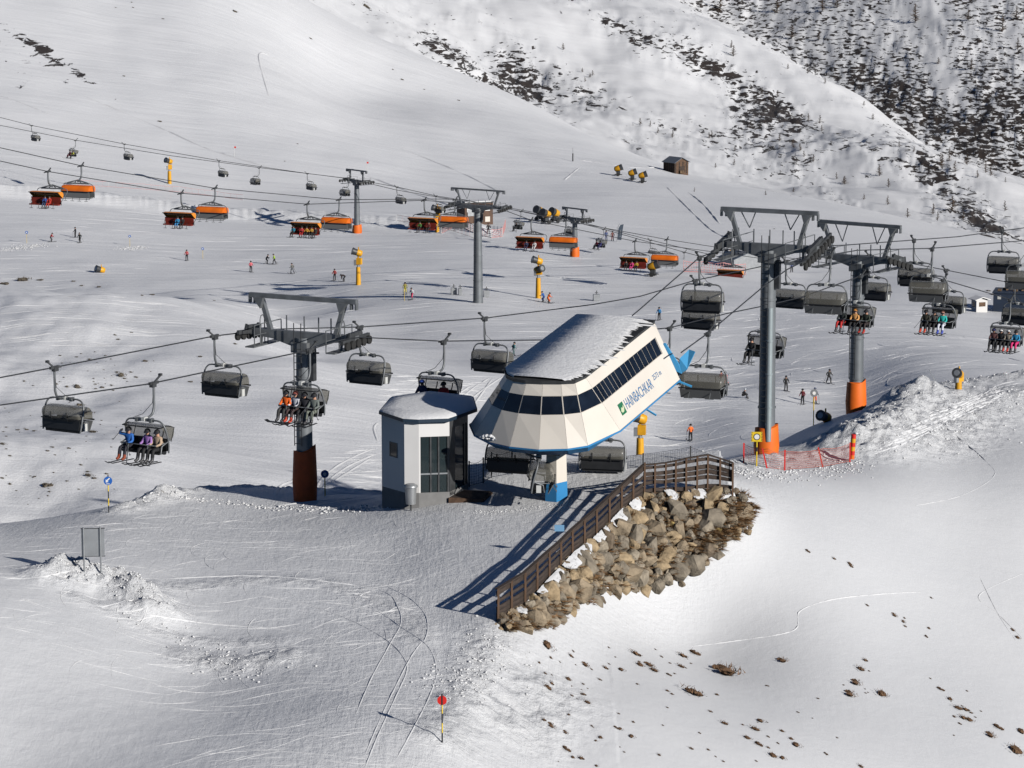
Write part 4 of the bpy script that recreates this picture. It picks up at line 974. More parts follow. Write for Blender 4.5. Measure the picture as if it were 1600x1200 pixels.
# lettering and emblem on the lower right wall
pA, nA = facet(8, T1, 1.0)
edir = (wp(9, 1) - wp(8, 1)).normalized(); updir = (wp(8, 0) - wp(8, 1)); updir = (updir - edir * updir.dot(edir)).normalized(); nrmA = edir.cross(updir).normalized()
def wallpt(i, t): # i along from front corner, t down
    return Vector((lerp(1.62, 2.85, t), i, -HS * t))
def wtext(s_, i, t, capw, caph, name):
    cu = bpy.data.curves.new(name, 'FONT'); cu.body = s_; cu.size = 1.0; cu.extrude = .0; cu.align_x = 'LEFT'
    o = bpy.data.objects.new(name, cu); COL.objects.link(o)
    dg = bpy.context.evaluated_depsgraph_get(); me = bpy.data.meshes.new_from_object(o.evaluated_get(dg)); bpy.data.objects.remove(o)
    xs = [v.co.x for v in me.vertices]; ys = [v.co.y for v in me.vertices]
    w0 = max(xs) - min(xs); h0 = max(ys) - min(0, min(ys))
    sx, sy = capw / w0, caph / h0
    base = wallpt(i, t) + nrmA * .012
    for v in me.vertices:
        q = base + edir * (v.co.x - min(xs)) * sx + updir * v.co.y * sy; v.co = q
    me.materials.clear(); me.materials.append(BLUET); me.name = name
    return put(name, me, st)
BLUET = new_mat('blue_lettering', (.05, .17, .36), .5)
if nrmA.x < 0: nrmA = -nrmA
wtext('HAINBACHKAR', 3.30, .82, 3.15, .50, 'lettering'); wtext('2573 m', 6.72, .735, .95, .26, 'elevation_lettering')
m = MB(); e0 = wallpt(2.62, .845) + nrmA * .004
def lg(u0, v0, u1, v1, o_): return [e0 + edir * u0 + updir * v0 + nrmA * o_, e0 + edir * u1 + updir * v0 + nrmA * o_, e0 + edir * u1 + updir * v1 + nrmA * o_, e0 + edir * u0 + updir * v1 + nrmA * o_]
m.add(lg(0, 0, .52, .56, .006), [(0, 1, 2, 3)]); em = m.build('emblem', new_mat('emblem_green', (.02, .15, .07), .5), st)
m = MB(); m.add([e0 + edir * a + updir * b + nrmA * .012 for a, b in ((.06, .2), (.2, .36), (.3, .3), (.46, .42), (.44, .26), (.32, .12), (.14, .1))], [tuple(range(7))]); m.build('emblem_mark', new_mat('emblem_pale', (.55, .6, .4), .5), em)
# blue rope guides at the far end
for xx, sgn in ((1.9, 1), (3.0, 1)):
    m = MB()
    if xx < 2: m.slab([(1.95, 9.05, -1.0), (2.2, 9.1, -1.0), (2.75, 9.2, -2.0), (2.9, 9.2, -2.5), (2.45, 9.1, -2.3)], (.3, -1, 0), .12)
    else: m.slab([(2.75, 9.2, -2.5), (3.15, 9.3, -2.25), (3.45, 9.7, -1.5), (3.1, 9.8, -1.45), (2.75, 9.4, -1.8)], (.3, -.6, .8), .12)
    m.build('rope_guide', BLUEL, st)
m = MB(); m.bar((2.7, 9.0, -2.8), (3.4, 9.15, -3.1), .08); m.bar((2.75, 5.0, -2.8), (3.3, 5.0, -3.1), .07); m.build('bracket', BLUEL, st)
# machinery and column under the hood
m = MB(); m.box((-.6, 4.5, -3.0), (4.0, 7.5, .35)); m.box((-.3, 1.2, -3.3), (1.6, 2.2, .5)); m.tube([(-.4, 1.5, -3.35), (-.4, 1.5, -3.2)], 1.9, 24); m.build('machinery', STEELD, st)
# the column is upright, so it is placed in world terms
colp = at(868, 768, 142.8); cz = H(colp.x, colp.y) - .2; ctop = (SM @ Vector((0, 2.2, -3.0))).z
inv = SM.inverted()
def upright(name, poly, z0, z1, mat, tp=1.0):
    m = MB(); cx = sum(p[0] for p in poly) / len(poly); cy = sum(p[1] for p in poly) / len(poly); n_ = len(poly)
    vs = [Vector((x, y, z0)) for x, y in poly] + [Vector((cx + (x - cx) * tp, cy + (y - cy) * tp, z1)) for x, y in poly]
    m.add([inv @ v for v in vs], [tuple(range(n_)), tuple(range(2 * n_ - 1, n_ - 1, -1))] + [(i, (i + 1) % n_, n_ + (i + 1) % n_, n_ + i) for i in range(n_)]); return m.build(name, mat, st)
cr = [(-.62, -.35), (.05, -.72), (.72, .05), (.1, 1.6), (-.5, 1.3)]
def cpoly(k=1): return [(colp.x + x * k, colp.y + y * k) for x, y in cr]
upright('column_base', cpoly(.78), cz, cz + 1.05, BLUEP, .97); upright('column', cpoly(.74), cz + 1.05, ctop, CREAM, .88)
m = MB(); c0 = inv @ Vector((colp.x - .2, colp.y - .9, ctop - .5)); m.tube(smooth_poly([c0, c0 + Vector((.3, -.3, .1)), c0 + Vector((.7, -.2, -.1)), c0 + Vector((.9, 0, -.4))], 3), .03, 6); m.build('red_cable', RED, st)
# more snow lump on the skirt, left front
m = MB(); c_ = wp(3, .94)
for i in range(26): m.ball(c_ + Vector((-.45 + .035 * i, .0, .02 + .16 * abs(math.sin(i * 2.1)) * math.sin(i / 8.3) - .004 * i)), .10 + .03 * math.sin(i * 5), 0, 7, 4, .6)
m.build('snow_lump', M_SNOW, st)
# parked chairs under the station
for (px, py, D, rz, pr, lab) in ((795, 739, 144.5, R(-18), chair_shut, 'closed hooded chair under the station, between hut and column'), (944, 737, 147, R(-12), chair_shut, 'closed see-through hooded chair at the right under the station'), (824, 762, 141.6, R(-92), chair_shut, 'hooded chair turning edge-on in front of the white and blue column')):
    b_ = at(px, py, D); inst(pr, (b_.x - .2, b_.y - .3, b_.z + 3.0), rz, lab, G4)
# ---------------------------------------------------------------- operator hut
HO = at(597, 790, 145); HZ = zrow(HO.x, HO.y, 792)
hut = thing('operator_hut', (HO.x, HO.y, HZ), 'small white polygonal lift operator hut with snow on its blue-edged roof', 'hut')
FP = [(0, 0), (1.12, -1.5), (1.80, -1.62), (3.22, -1.35), (4.05, .7), (3.9, 2.6), (2.2, 3.6), (.5, 2.4)]
zpl = 1.0; ztop = 4.35
def zroof(x, y): return ztop + .10 * (y + 1.6) * .55 - .0 * x
def hwall(name, i, j, z0, z1, mat, th=.08, s0=0.0, s1=1.0, out=0.0, parent=None):
    a = Vector(FP[i]); b = Vector(FP[j]); c, d_ = a.lerp(b, s0), a.lerp(b, s1); e = (b - a).normalized(); nrm = Vector((e.y, -e.x))
    c, d_ = c + nrm * out, d_ + nrm * out
    t0 = z1 if z1 is not None else zroof(c.x, c.y); t1 = z1 if z1 is not None else zroof(d_.x, d_.y)
    m = MB(); m.slab([(c.x, c.y, z0), (d_.x, d_.y, z0), (d_.x, d_.y, t1), (c.x, c.y, t0)], (nrm.x, nrm.y, 0), th); return m.build(name, mat, parent or hut)
m = MB(); m.prism([(x * 1.0, y) for x, y in FP], -1.2, zpl, 0); m.build('plinth', GREYP, hut)
def inner(k): return [(2.0 + (x - 2.0) * k, .8 + (y - .8) * k) for x, y in FP]
hwall('wall', 0, 1, zpl, None, WHITEP); hwall('wall', 1, 2, zpl, None, WHITEP); hwall('wall', 4, 5, zpl, None, WHITEP); hwall('wall', 5, 6, zpl, None, WHITEP); hwall('wall', 6, 7, zpl, None, WHITEP); hwall('wall', 7, 0, zpl, None, WHITEP)
hwall('lintel', 2, 3, 3.65, None, WHITEP); hwall('lintel', 3, 4, 3.95, None, STEELD)
w = hwall('window', 0, 1, 2.62, 3.18, GLASS, .02, .40, .66, .012)
for s0, s1, z0, z1 in ((.36, .40, 2.55, 3.25), (.66, .70, 2.55, 3.25), (.40, .66, 2.55, 2.62), (.40, .66, 3.18, 3.25)): hwall('window_frame', 0, 1, z0, z1, STEELD, .04, s0, s1, .022, w)
g1 = hwall('glass_wall', 2, 3, zpl, 3.65, CLEAR, .02, .07, .97, -.05)
for s0 in (.0, .36, .62, .93): hwall('glass_post', 2, 3, zpl, 3.65, STEELD if s0 else WHITEP, .06, s0, s0 + .05, .0)
hwall('glass_rail', 2, 3, 1.85, 1.92, GREYM, .05, .05, .93, -.0)
dr = hwall('door', 3, 4, zpl - .2, 3.95, CLEAR, .03, .30, .80, -.04)
for s0, s1 in ((.0, .3), (.80, .86), (.94, 1.0)): hwall('door_post', 3, 4, zpl - .2, 3.95, STEELD, .08, s0, s1, 0)
hwall('side_glass', 3, 4, zpl, 3.95, CLEAR, .03, .86, .94, -.04)
m = MB(); m.box((2.4, .1, 1.9), (1.1, .5, .9)); m.box((2.9, .9, 2.2), (.5, .5, 1.2)); m.build('control_desk', GREYM, hut)
m = MB(); m.box((2.45, -1.3, 2.75), (.35, .02, .45)); m.box((2.35, -1.33, 2.2), (.26, .02, .34)); m.build('notice', PLATE, hut)
m = MB(); m.prism(inner(.93), zpl - .02, zpl + .03); m.build('floor', GREYM, hut)
# roof slab with overhang
RP = [(-.12, -.06), (1.08, -1.68), (1.8, -1.84), (3.2, -1.62), (4.5, .45), (4.3, 2.9), (2.2, 4.0), (.3, 2.75)]
m = MB(); n_ = len(RP)
vs = [(x, y, zroof(x, y) + .02) for x, y in RP] + [(x, y, zroof(x, y) + .17) for x, y in RP]
m.add(vs, [tuple(range(n_)), tuple(range(2 * n_ - 1, n_ - 1, -1))] + [(i, (i + 1) % n_, n_ + (i + 1) % n_, n_ + i) for i in range(n_)]); m.build('roof', new_mat('roof_edge', (.012, .028, .05), .5), hut)
m = MB(); C0 = Vector((2.0, 1.0))
vs = []; ring = []
for kk, up in ((.985, .17), (.95, .25), (.6, .30), (.2, .31)):
    for x, y in RP:
        q = C0 + (Vector((x, y)) - C0) * kk; vs.append((q.x, q.y, zroof(q.x, q.y) + up))
m.add(vs, [(r_ * n_ + i, r_ * n_ + (i + 1) % n_, (r_ + 1) * n_ + (i + 1) % n_, (r_ + 1) * n_ + i) for r_ in range(3) for i in range(n_)] + [tuple(range(3 * n_, 4 * n_))], 0, True); m.build('snow_layer', M_SNOW, hut)
# trash bin and hatch
b_ = at(641, 762, 142.4)
bn = thing('waste_bin', (HO.x + 1.42, HO.y - 1.95, HZ + .0), 'grey metal waste bin with lid at the front corner of the hut', 'bin')
m = MB(); m.tube([(0, 0, .55), (0, 0, 1.35)], [.24, .28], 16); m.build('body', GREYM, bn)
m = MB(); m.tube([(0, 0, 1.35), (0, 0, 1.43), (0, 0, 1.5)], [.33, .33, .2], 16); m.build('lid', GREYM, bn)
m = MB(); m.bar((0, 0, -.4), (0, 0, .55), .08); m.build('stand', STEELD, bn)
# timber step in front of the door
tb = thing('timber_step', (HO.x + 4.2, HO.y - .7, HZ + .72), 'wet dark timber platform in front of the hut door', 'step', R(-14))
for i in range(6):
    m = MB(); m.box((0, -.75 + i * .3, 0), (1.5, .27, .09)); m.build('board', WOOD, tb)
m = MB(); m.box((0, -.96, -.1), (1.6, .1, .25)); m.box((.81, -.06, -.1), (.1, 1.7, .25)); m.build('edge_beam', WOODL, tb)

# ---------------------------------------------------------------- timber fence
FB = [(776, 977, 123.3), (797, 963, 124.4), (818, 950, 125.7), (837, 929, 127.3), (856, 907, 129), (874, 888, 130.8), (892, 869, 132.5), (911, 854, 134), (930, 839, 135.5), (950, 819, 137.3), (969, 800, 139), (987, 786, 140.3), (1005, 775, 141.5), (1022, 772, 141.7), (1039, 772, 142), (1055, 772, 142.1), (1071, 772, 142.2), (1088, 770, 142.4), (1105, 768, 142.6), (1125, 771, 142.6), (1145, 776, 142.5)]
FW = []
for px, py, D in FB:
    w = at(px, py, D); FW.append(Vector((w.x, w.y, max(H(w.x, w.y), w.z) - .02)))
tops = [(776, 921), (818, 896), (856, 862), (873, 848), (888, 832), (930, 796), (969, 760), (1005, 727), (1039, 724), (1071, 717), (1105, 711), (1125, 717), (1145, 724)]
def topz(i):
    px, _, D = FB[i]; py = float(np.interp(px, [t[0] for t in tops], [t[1] for t in tops])); return zrow(FW[i].x, FW[i].y, py)
fence = thing('timber_fence', FW[0], 'long brown wooden plank fence along the top of the boulder wall', 'fence')
f0 = FW[0]
ub = MB(); ub.box((0, 0, 0), (1, 1, 1)); UNITB = ub.mesh('plank', WOOD); ub = MB(); ub.box((0, 0, 0), (1, 1, 1)); UNITP = ub.mesh('post', WOODL)
def unit(name, me, a, b, w, h, parent, up=Vector((0, 0, 1))):
    a = Vector(a); b = Vector(b); d = b - a; L = d.length; d.normalize()
    if abs(d.z) > .9: up = Vector((0, 1, 0))
    x = d.cross(up).normalized(); z = x.cross(d)
    mt = Matrix((x * w, d * L, z * h)).transposed().to_4x4(); mt.translation = (a + b) / 2
    return put(name, me, parent, mt)
FT = [Vector((FW[i].x, FW[i].y, topz(i))) for i in range(len(FW))]
dirs = [(FW[min(i + 1, len(FW) - 1)] - FW[max(i - 1, 0)]).normalized() for i in range(len(FW))]
for i in range(len(FW)):
    nrm = Vector((dirs[i].y, -dirs[i].x, 0)).normalized()
    o_ = nrm * .08
    unit('post', UNITP, FW[i] - f0 + o_ - Vector((0, 0, .35)), FT[i] - f0 + o_ + Vector((0, 0, .04 + (.1 if i in (12,) else 0))), .085, .085, fence)
for i in range(len(FW) - 1):
    a0, a1, b0, b1 = FW[i], FT[i], FW[i + 1], FT[i + 1]
    rows = [(.02, .16), (.17, .31), (.32, .45), (.56, .67), (.80, .95)] if i < 12 else [(.10, .22), (.36, .47), (.50, .62), (.64, .76), (.86, .95)]
    for r0, r1 in rows:
        c = (r0 + r1) / 2; a = a0.lerp(a1, c) - f0; b = b0.lerp(b1, c) - f0; hgt = (a1 - a0).length * (r1 - r0)
        jit = Vector((0, 0, random.uniform(-.015, .015)))
        unit('plank', UNITB, a + jit, b + jit * -1, .04, hgt, fence)
    unit('handrail', UNITB, a1 - f0 + Vector((0, 0, .02)), b1 - f0 + Vector((0, 0, .02)), .16, .05, fence)
sg = MB(); k = 5; q = FT[6] - f0; sg.box(q + Vector((-.5, -.12, .12)), (.42, .03, .28)); sg.build('small_sign', new_mat('pale_blue_sign', (.16, .33, .52), .5), fence)

# ---------------------------------------------------------------- boulder wall
WB = [(776, 985, 122.8), (818, 986, 124), (856, 985, 126), (884, 962, 129.2), (917, 952, 131.6), (944, 940, 133.6), (977, 934, 135.3), (1010, 924, 136.8), (1049, 907, 138), (1082, 891, 139.2), (1112, 877, 140), (1134, 858, 141), (1150, 844, 141.8), (1166, 815, 143)]
def polyat(pl, t):
    x = t * (len(pl) - 1); i = min(int(x), len(pl) - 2); return pl[i].lerp(pl[i + 1], x - i)
WBp = [at(*q) for q in WB]
WTp = [FW[i] + Vector((.12, -.12, .02)) for i in (0, 1, 2, 4, 6, 8, 10, 12, 13, 15, 17, 18, 19)] + [FW[-1] + Vector((.5, .4, -.1))]
def wallp(u, v, out=0.0):
    a = polyat(WTp, u); b = polyat(WBp, u); p = a.lerp(b, v)
    tdir = (polyat(WBp, min(1, u + .02)) - polyat(WBp, max(0, u - .02))); nrm = Vector((tdir.y, -tdir.x, 0)).normalized()
    return p + nrm * (out + .45 * math.sin(math.pi * min(1, v)) ) , nrm
EARTH = new_mat('bare_earth', (.13, .085, .05), .95, 0, (2.2, .5), (6, 1, .08))
STONES = [new_mat('stone', c, .85, 0, (1.7, .38), (5, .9, .06)) for c in ((.26, .205, .14), (.20, .17, .13), (.32, .24, .145), (.15, .115, .08), (.27, .23, .175), (.40, .29, .11))]
DRYG = new_mat('dry_grass', (.22, .12, .05), .9, 0, (3, .4))
wall = thing('boulder_wall', WBp[0], 'retaining wall of rough brown and grey boulders under the timber fence', 'retaining wall')
w0 = WBp[0]
m = MB(); NU, NV = 90, 14; vs = []
for i in range(NU + 1):
    for j in range(NV + 1):
        p, nr = wallp(i / NU, j / NV * 1.08 - .04, -.30 + .12 * math.sin(i * 1.7 + j * 2.1)); vs.append(p - w0)
m.add(vs, [(i * (NV + 1) + j, (i + 1) * (NV + 1) + j, (i + 1) * (NV + 1) + j + 1, i * (NV + 1) + j + 1) for i in range(NU) for j in range(NV)], 0, True)
m.build('earth_bank', EARTH, wall)
def rock_mesh(seed, n_=26, flat=(1, 1, 1), mat=None):
    rn = random.Random(seed); bm = bmesh.new()
    for _ in range(n_):
        v = Vector((rn.gauss(0, 1), rn.gauss(0, 1), rn.gauss(0, 1))).normalized() * rn.uniform(.82, 1.0)
        bm.verts.new((v.x * flat[0], v.y * flat[1], v.z * flat[2]))
    r_ = bmesh.ops.convex_hull(bm, input=bm.verts)
    bmesh.ops.delete(bm, geom=[g for g in bm.verts if not g.link_faces], context='VERTS')
    me = bpy.data.meshes.new('boulder'); bm.to_mesh(me); bm.free(); me.materials.append(mat or STONES[0])
    return me
RM = []
for s_ in range(12): RM.append(rock_mesh(100 + s_, 24, (1, .8, .85)))
rb = random.Random(21)
placed = []
def add_boulder(u, v, r, k=None):
    p, nr = wallp(u, v, -.16 + rb.uniform(-.1, .1)); me = RM[rb.randrange(12)]
    mt = Matrix.Translation(p - w0) @ Matrix.Rotation(rb.uniform(0, 6.28), 4, Vector((rb.random(), rb.random(), rb.random() + .1)).normalized()) @ Matrix.Diagonal((r * rb.uniform(.85, 1.2), r * rb.uniform(.8, 1.1), r * rb.uniform(.75, 1.0), 1))
    o = put('boulder', me, wall, mt); o.material_slots[0].link = 'OBJECT'; o.material_slots[0].material = STONES[rb.choice([0, 0, 1, 1, 2, 3, 4, 4, 0, 2, 5 if rb.random() < .25 else 1])]
tries = 0
Ls = sum((WBp[i + 1] - WBp[i]).length for i in range(len(WBp) - 1))
def hgt(u): return (polyat(WTp, u) - polyat(WBp, u)).length
while len(placed) < 285 and tries < 30000:
    tries += 1; u = rb.random(); hh = max(hgt(u), .5); v = rb.uniform(.02, 1.02)
    if tries % 4 == 0: u = rb.uniform(.75, 1.0)
    r = rb.choice([.60, .52, .44, .36, .28]) if tries < 9000 else rb.uniform(.14, .24)
    if hh < 1.4: r *= .75
    if v * hh < .25 and r > .3: continue
    p, _ = wallp(u, v)
    if all((p - q).length > (r + s) * .70 for q, s in placed): placed.append((p, r)); add_boulder(u, v, r * 1.36)
for k in range(4):  # loose stones trailing off at the right end and along the foot
    u = rb.uniform(.1, 1); p, nr = wallp(u, 1.0); p = p + nr * rb.uniform(.0, .35)
    p.z = H(p.x, p.y) + .02; r = rb.uniform(.12, .3)
    o = put('boulder', RM[rb.randrange(12)], wall, Matrix.Translation(p - w0) @ Matrix.Diagonal((r, r, r * .8, 1)) @ Matrix.Rotation(rb.uniform(0, 6), 4, 'Z')); o.material_slots[0].link = 'OBJECT'; o.material_slots[0].material = STONES[rb.randrange(5)]
def tuft(m, p, n_, L, rn, up=Vector((0, 0, 1)), spread=.8):
    for _ in range(n_):
        d = (up + Vector((rn.uniform(-spread, spread), rn.uniform(-spread, spread), rn.uniform(-.3, .2)))).normalized(); l = L * rn.uniform(.5, 1.1)
        sd = d.cross(Vector((rn.random(), rn.random(), .1))).normalized() * .012
        q = p + Vector((rn.uniform(-.12, .12), rn.uniform(-.12, .12), 0)); e = q + d * l + Vector((0, 0, -l * .25))
        m.add([q - sd, q + sd, e], [(0, 1, 2)])
m = MB(); rn = random.Random(4)
for k in range(1500):
    u = rn.random(); v = rn.uniform(0, 1)
    dens = .3 + .7 * (u > .6) + .5 * (v < .10)
    if rn.random() > dens or v > .93 or (v > .7 and rn.random() < .6): continue
    p, nr = wallp(u, v, .05); tuft(m, p - w0, 16, rn.uniform(.25, .5), rn, (nr + Vector((0, 0, .2))).normalized() if v > .12 else Vector((0, 0, 1)), .9)
m.build('dry_grass', DRYG, wall, kind='stuff')
# snow lying on the top of the wall
m = MB()
for (p0, p1, v1) in ((868, 896, .07), (900, 932, .12), (938, 954, .05), (960, 978, .08), (985, 998, .06), (1060, 1076, .07), (1096, 1120, .07), (822, 842, .12)):
    us = [float(np.interp(px, [b[0] for b in WB], np.linspace(0, 1, len(WB)))) for px in (p0, p1)]; n1, n2 = 14, 5; vs = []
    for i in range(n1 + 1):
        e = math.sin(math.pi * i / n1) ** .5
        for j in range(n2 + 1):
            u = lerp(us[0], us[1], i / n1); v = -.05 + (v1 * e * (1 + .5 * pnoise(i * .7 + p0, 1.5)) + .05) * j / n2
            p, nr = wallp(u, float(v), .10); th = .06 * e * math.sin(math.pi * min(1, .25 + .75 * j / n2)) + .05 * float(pnoise(i * .9 + p0, j * .8))
            vs.append(p - w0 + Vector((0, 0, .03 + th)) + nr * (.12 * j / n2))
    m.add(vs, [(i * (n2 + 1) + j, (i + 1) * (n2 + 1) + j, (i + 1) * (n2 + 1) + j + 1, i * (n2 + 1) + j + 1) for i in range(n1) for j in range(n2)], 0, True)
m.build('snow_patches', M_SNOW, wall, kind='stuff')

# ---------------------------------------------------------------- snow guns
def snow_gun(loc, h, yaw, label, tiers=1, two=False, base=True, cat='snow gun', s=1.0):
    t = thing('snow_gun', loc, label, 'snow gun', yaw, 'yellow snow guns'); t.scale = (s, s, s)
    if base:
        m = MB(); m.tube([(0, 0, -.3), (0, 0, h * .5)], [.42, .34], 8); m.build('post', YEL, t)
        m = MB(); m.tube([(0, 0, h * .5), (0, 0, h * .72)], .2, 8); m.build('bracket', GREYM, t)
        m = MB(); m.box((.15, .05, h * .66), (.75, .6, .95)); m.build('control_box', YEL, t)
        m = MB(); m.box((-.42, -.1, h * .62), (.35, .45, .8)); m.build('valve_cabinet', GREYM, t)
    hd = Vector((0, 0, h - .55))
    for q in range(2 if two else 1):
        c = hd + Vector((0, 0, -1.25 * q)); sgn = 1 if q == 0 else -1
        m = MB(); d = Vector((-.72 * sgn, -.45, .28)); m.tube([c + d * .95, c + d * .2], [.52, .46], 16, 0, True); m.tube([c + d * 1.05, c + d * .95], [.56, .56], 16); m.build('nozzle_ring', STEELD, t)
        m = MB(); m.tube([c + d * 1.06, c + d * 1.0], [.30, .40], 12); m.build('nozzle_core', GREYM, t)
        m = MB(); m.tube([c + d * .25, c - d * .15, c - d * .6, c - d * .72], [.47, .52, .46, .2], 14); m.build('fan_housing', YEL, t)
        m = MB(); m.bar(c - d * .1 + Vector((0, 0, .45)), c + Vector((.05, 0, .85)), .12); m.bar(c + Vector((0, 0, -.4)), c + Vector((0, 0, -.9)), .2); m.build('mount', YEL if q == 0 else STEELD, t)
    return t
def carriage_gun(loc, s, yaw, label):
    t = thing('snow_gun', loc, label, 'snow gun', yaw, 'snow guns on wheeled carriages')
    t.scale = (s, s, s)
    c = Vector((0, 0, 1.5)); d = Vector((-.8, -.1, .3))
    m = MB(); m.tube([c + d, c + d * .3], [.62, .55], 14); m.build('nozzle_ring', STEELD, t)
    m = MB(); m.tube([c + d * .3, c - d * .7, c - d * .95], [.6, .52, .25], 14); m.build('fan_housing', YEL, t)
    m = MB(); m.bar((0, 0, .9), (0, 0, .3), .2); m.bar((-.7, -.5, .3), (.7, .5, .3), .12); m.bar((-.7, .5, .3), (.7, -.5, .3), .12); m.bar((.2, 0, .3), (1.3, 0, .2), .08); m.box((0, 0, .7), (.7, .6, .5)); m.build('carriage', STEELD, t)
    for sy in (-1, 1):
        m = MB(); m.tube([(0, sy * .62, .3), (0, sy * .78, .3)], .3, 12); m.build('wheel', RUBBER, t)
    return t
g = G(265, 287); snow_gun(g, 5.0, R(10), 'single yellow snow gun left of the small far chairs')
g = G(560, 445); snow_gun(g, 5.4, R(-20), 'yellow snow gun on a tower beside the two dark skiers on the piste')
g = G(841, 466); snow_gun(g, 6.0, R(-15), 'tall yellow snow gun with two fan heads right of the tall bare pylon', two=True)
g = at(1000, 716, 296); g.z = H(g.x, g.y); snow_gun(g, zrow(g.x, g.y, 645) - g.z, R(-10), 'yellow snow gun tower below the lettered station wall', two=False)
g = G(158, 426); snow_gun(g, 1.0, R(0), 'yellow snow gun head half sunk behind a snow rise at left', base=False)
g = G(1289, 660); snow_gun(g, 1.1, R(20), 'low yellow snow gun lying behind the shaded snow bank', base=False, s=.62)
g = G(1499, 610); g = Vector((g.x, g.y + .4, H(g.x, g.y + .4))); snow_gun((g.x, g.y, g.z - .25), 2.6, R(35), 'yellow snow gun behind the ploughed bank at right with a long lance beside it', s=.55)
ln_ = thing('water_lance', (g.x - 1.2, g.y, g.z - .2), 'thin grey lance leaning left beside the snow gun on the ploughed bank', 'snow lance')
m = MB(); m.bar((.3, 0, -.2), (-.55, 0, 1.3), .05); m.build('tube', GREYM, ln_); m = MB(); m.box((.25, 0, -.05), (.25, .2, .3)); m.build('foot', BLUES, ln_)
g = G(683, 362); snow_gun(g, 4.6, R(-10), 'yellow snow gun partly hidden by the orange chairs near the brown building')
g = G(1020, 432); carriage_gun(g, 1.1, R(160), 'small carriage snow gun with white front under the orange chairs')
for px, py, lab in ((966, 275, 'leftmost of the three parked snow guns on the slope below the wooden hut'), (988, 282, 'middle of the three parked snow guns below the wooden hut'), (1004, 286, 'rightmost of the three parked snow guns below the wooden hut')):
    carriage_gun(G(px, py), 1.15, R(170), lab)
for px, py, lab in ((843, 345, 'left one of the clustered carriage snow guns right of the brown building'), (853, 350, 'middle one of the clustered carriage snow guns right of the brown building'), (867, 348, 'right one of the clustered carriage snow guns right of the brown building')):
    carriage_gun(G(px, py), 1.25, R(40), lab)
g = G(1140, 413); snow_gun(g, 2.2, R(10), 'yellow snow gun behind the wheels of the tallest pylon', base=False)

# ---------------------------------------------------------------- buildings beyond
def hut_box(name, loc, rz, w, d, h, roofh, wallm, roofm, label, cat, gable_x=True, door=True, snow=True):
    t = thing(name, loc, label, cat, rz)
    m = MB(); m.box((0, 0, h / 2 - .6), (w, d, h + 1.2))
    if roofh: m.add([(-w / 2, -d / 2, h), (w / 2, -d / 2, h), (0, -d / 2, h + roofh), (-w / 2, d / 2, h), (w / 2, d / 2, h), (0, d / 2, h + roofh)], [(0, 1, 2), (3, 5, 4), (0, 2, 5, 3), (1, 4, 5, 2)])
    m.build('wall', wallm, t)
    m = MB()
    if roofh:
        for sx in (-1, 1):
            m.slab([(sx * (w / 2 + .35), -d / 2 - .35, h - roofh * .7 / w * 1.0 + .05), (0, -d / 2 - .35, h + roofh + .08), (0, d / 2 + .35, h + roofh + .08), (sx * (w / 2 + .35), d / 2 + .35, h - roofh * .7 / w + .05)], (sx * roofh, 0, w / 2), .1)
    else: m.box((0, 0, h + .08), (w + .3, d + .3, .16))
    m.build('roof', roofm, t)
    return t
g = G(1056, 270); wh = hut_box('wooden_hut', g, R(38), 4.2, 4.0, 2.7, 1.0, WOODL, new_mat('tin_roof', (.16, .18, .21), .5, .3), 'brown wooden hut with grey tin roof at the foot of the rocky slope', 'hut')
for i in range(11):
    m = MB(); m.box((-1.9 + i * .38, -2.03, 1.35), (.34, .06, 2.6)); m.build('plank', WOODL if i % 3 else WOOD, wh)
for i in range(10):
    m = MB(); m.box((-2.13, -1.8 + i * .4, 1.3), (.06, .36, 2.5)); m.build('plank', WOODL if i % 2 else WOOD, wh)
m = MB(); m.box((.1, -2.1, .95), (1.5, .06, 1.5)); m.build('door', WOOD, wh)
m = MB(); m.box((-.3, -2.35, .4), (1.2, .4, .7)); m.build('wood_stack', EARTH, wh)
g = G(742, 350)
BRN = new_mat('brown_cladding', (.10, .055, .035), .7, 0, (1, .25))
bb = hut_box('lift_building', g, R(25), 5.6, 3.6, 4.0, 0, BRN, STEELD, 'dark brown lift building with square windows behind the tall bare pylon', 'building')
for x, z in ((-1.9, 2.9), (.2, 2.6), (1.7, 3.0), (1.7, 1.0)):
    m = MB(); m.box((x, -1.83, z), (.95, .06, .95)); m.build('window', WHITE if z > 2 else CREAM, bb)
m = MB(); m.box((-1.5, -1.86, 2.3), (1.5, .08, 1.2)); m.build('grey_panel', GREYM, bb); m = MB(); m.box((0, 0, 4.24), (5.4, 3.4, .16)); m.build('snow_layer', M_SNOW, bb)
g = G(1590, 488); NAVY = new_mat('navy_cladding', (.018, .03, .055), .5, 0, (1, .2))
nb = hut_box('container_building', (g.x + .8, g.y + 2, g.z), R(-14), 7.5, 5, 2.7, 0, NAVY, NAVY, 'dark blue container building at the right frame edge with clutter on its roof', 'building')
m = MB(); m.box((-2.9, -2.53, 2.1), (.5, .04, .5)); m.build('notice', PLATE, nb); m = MB()
for i in range(9): m.box((-3.0 + i * .75, -1 + (i % 3), 3.0), (.5, .6, .3 + .1 * (i % 4)), Matrix.Rotation(i, 3, 'Z'))
m.build('roof_clutter', EARTH, nb)
g = G(1530, 487); kb = hut_box('kiosk', g, R(20), 1.75, 1.5, 1.9, .25, WHITEP, WHITE, 'small white ticket kiosk with a brown window beside the dark blue container', 'kiosk')
m = MB(); m.box((.05, -.77, 1.15), (1.0, .04, .6)); m.build('window', WOODL, kb); m = MB(); m.box((-.89, 0, 1.1), (.04, .8, .7)); m.build('side_window', GLASS, kb)
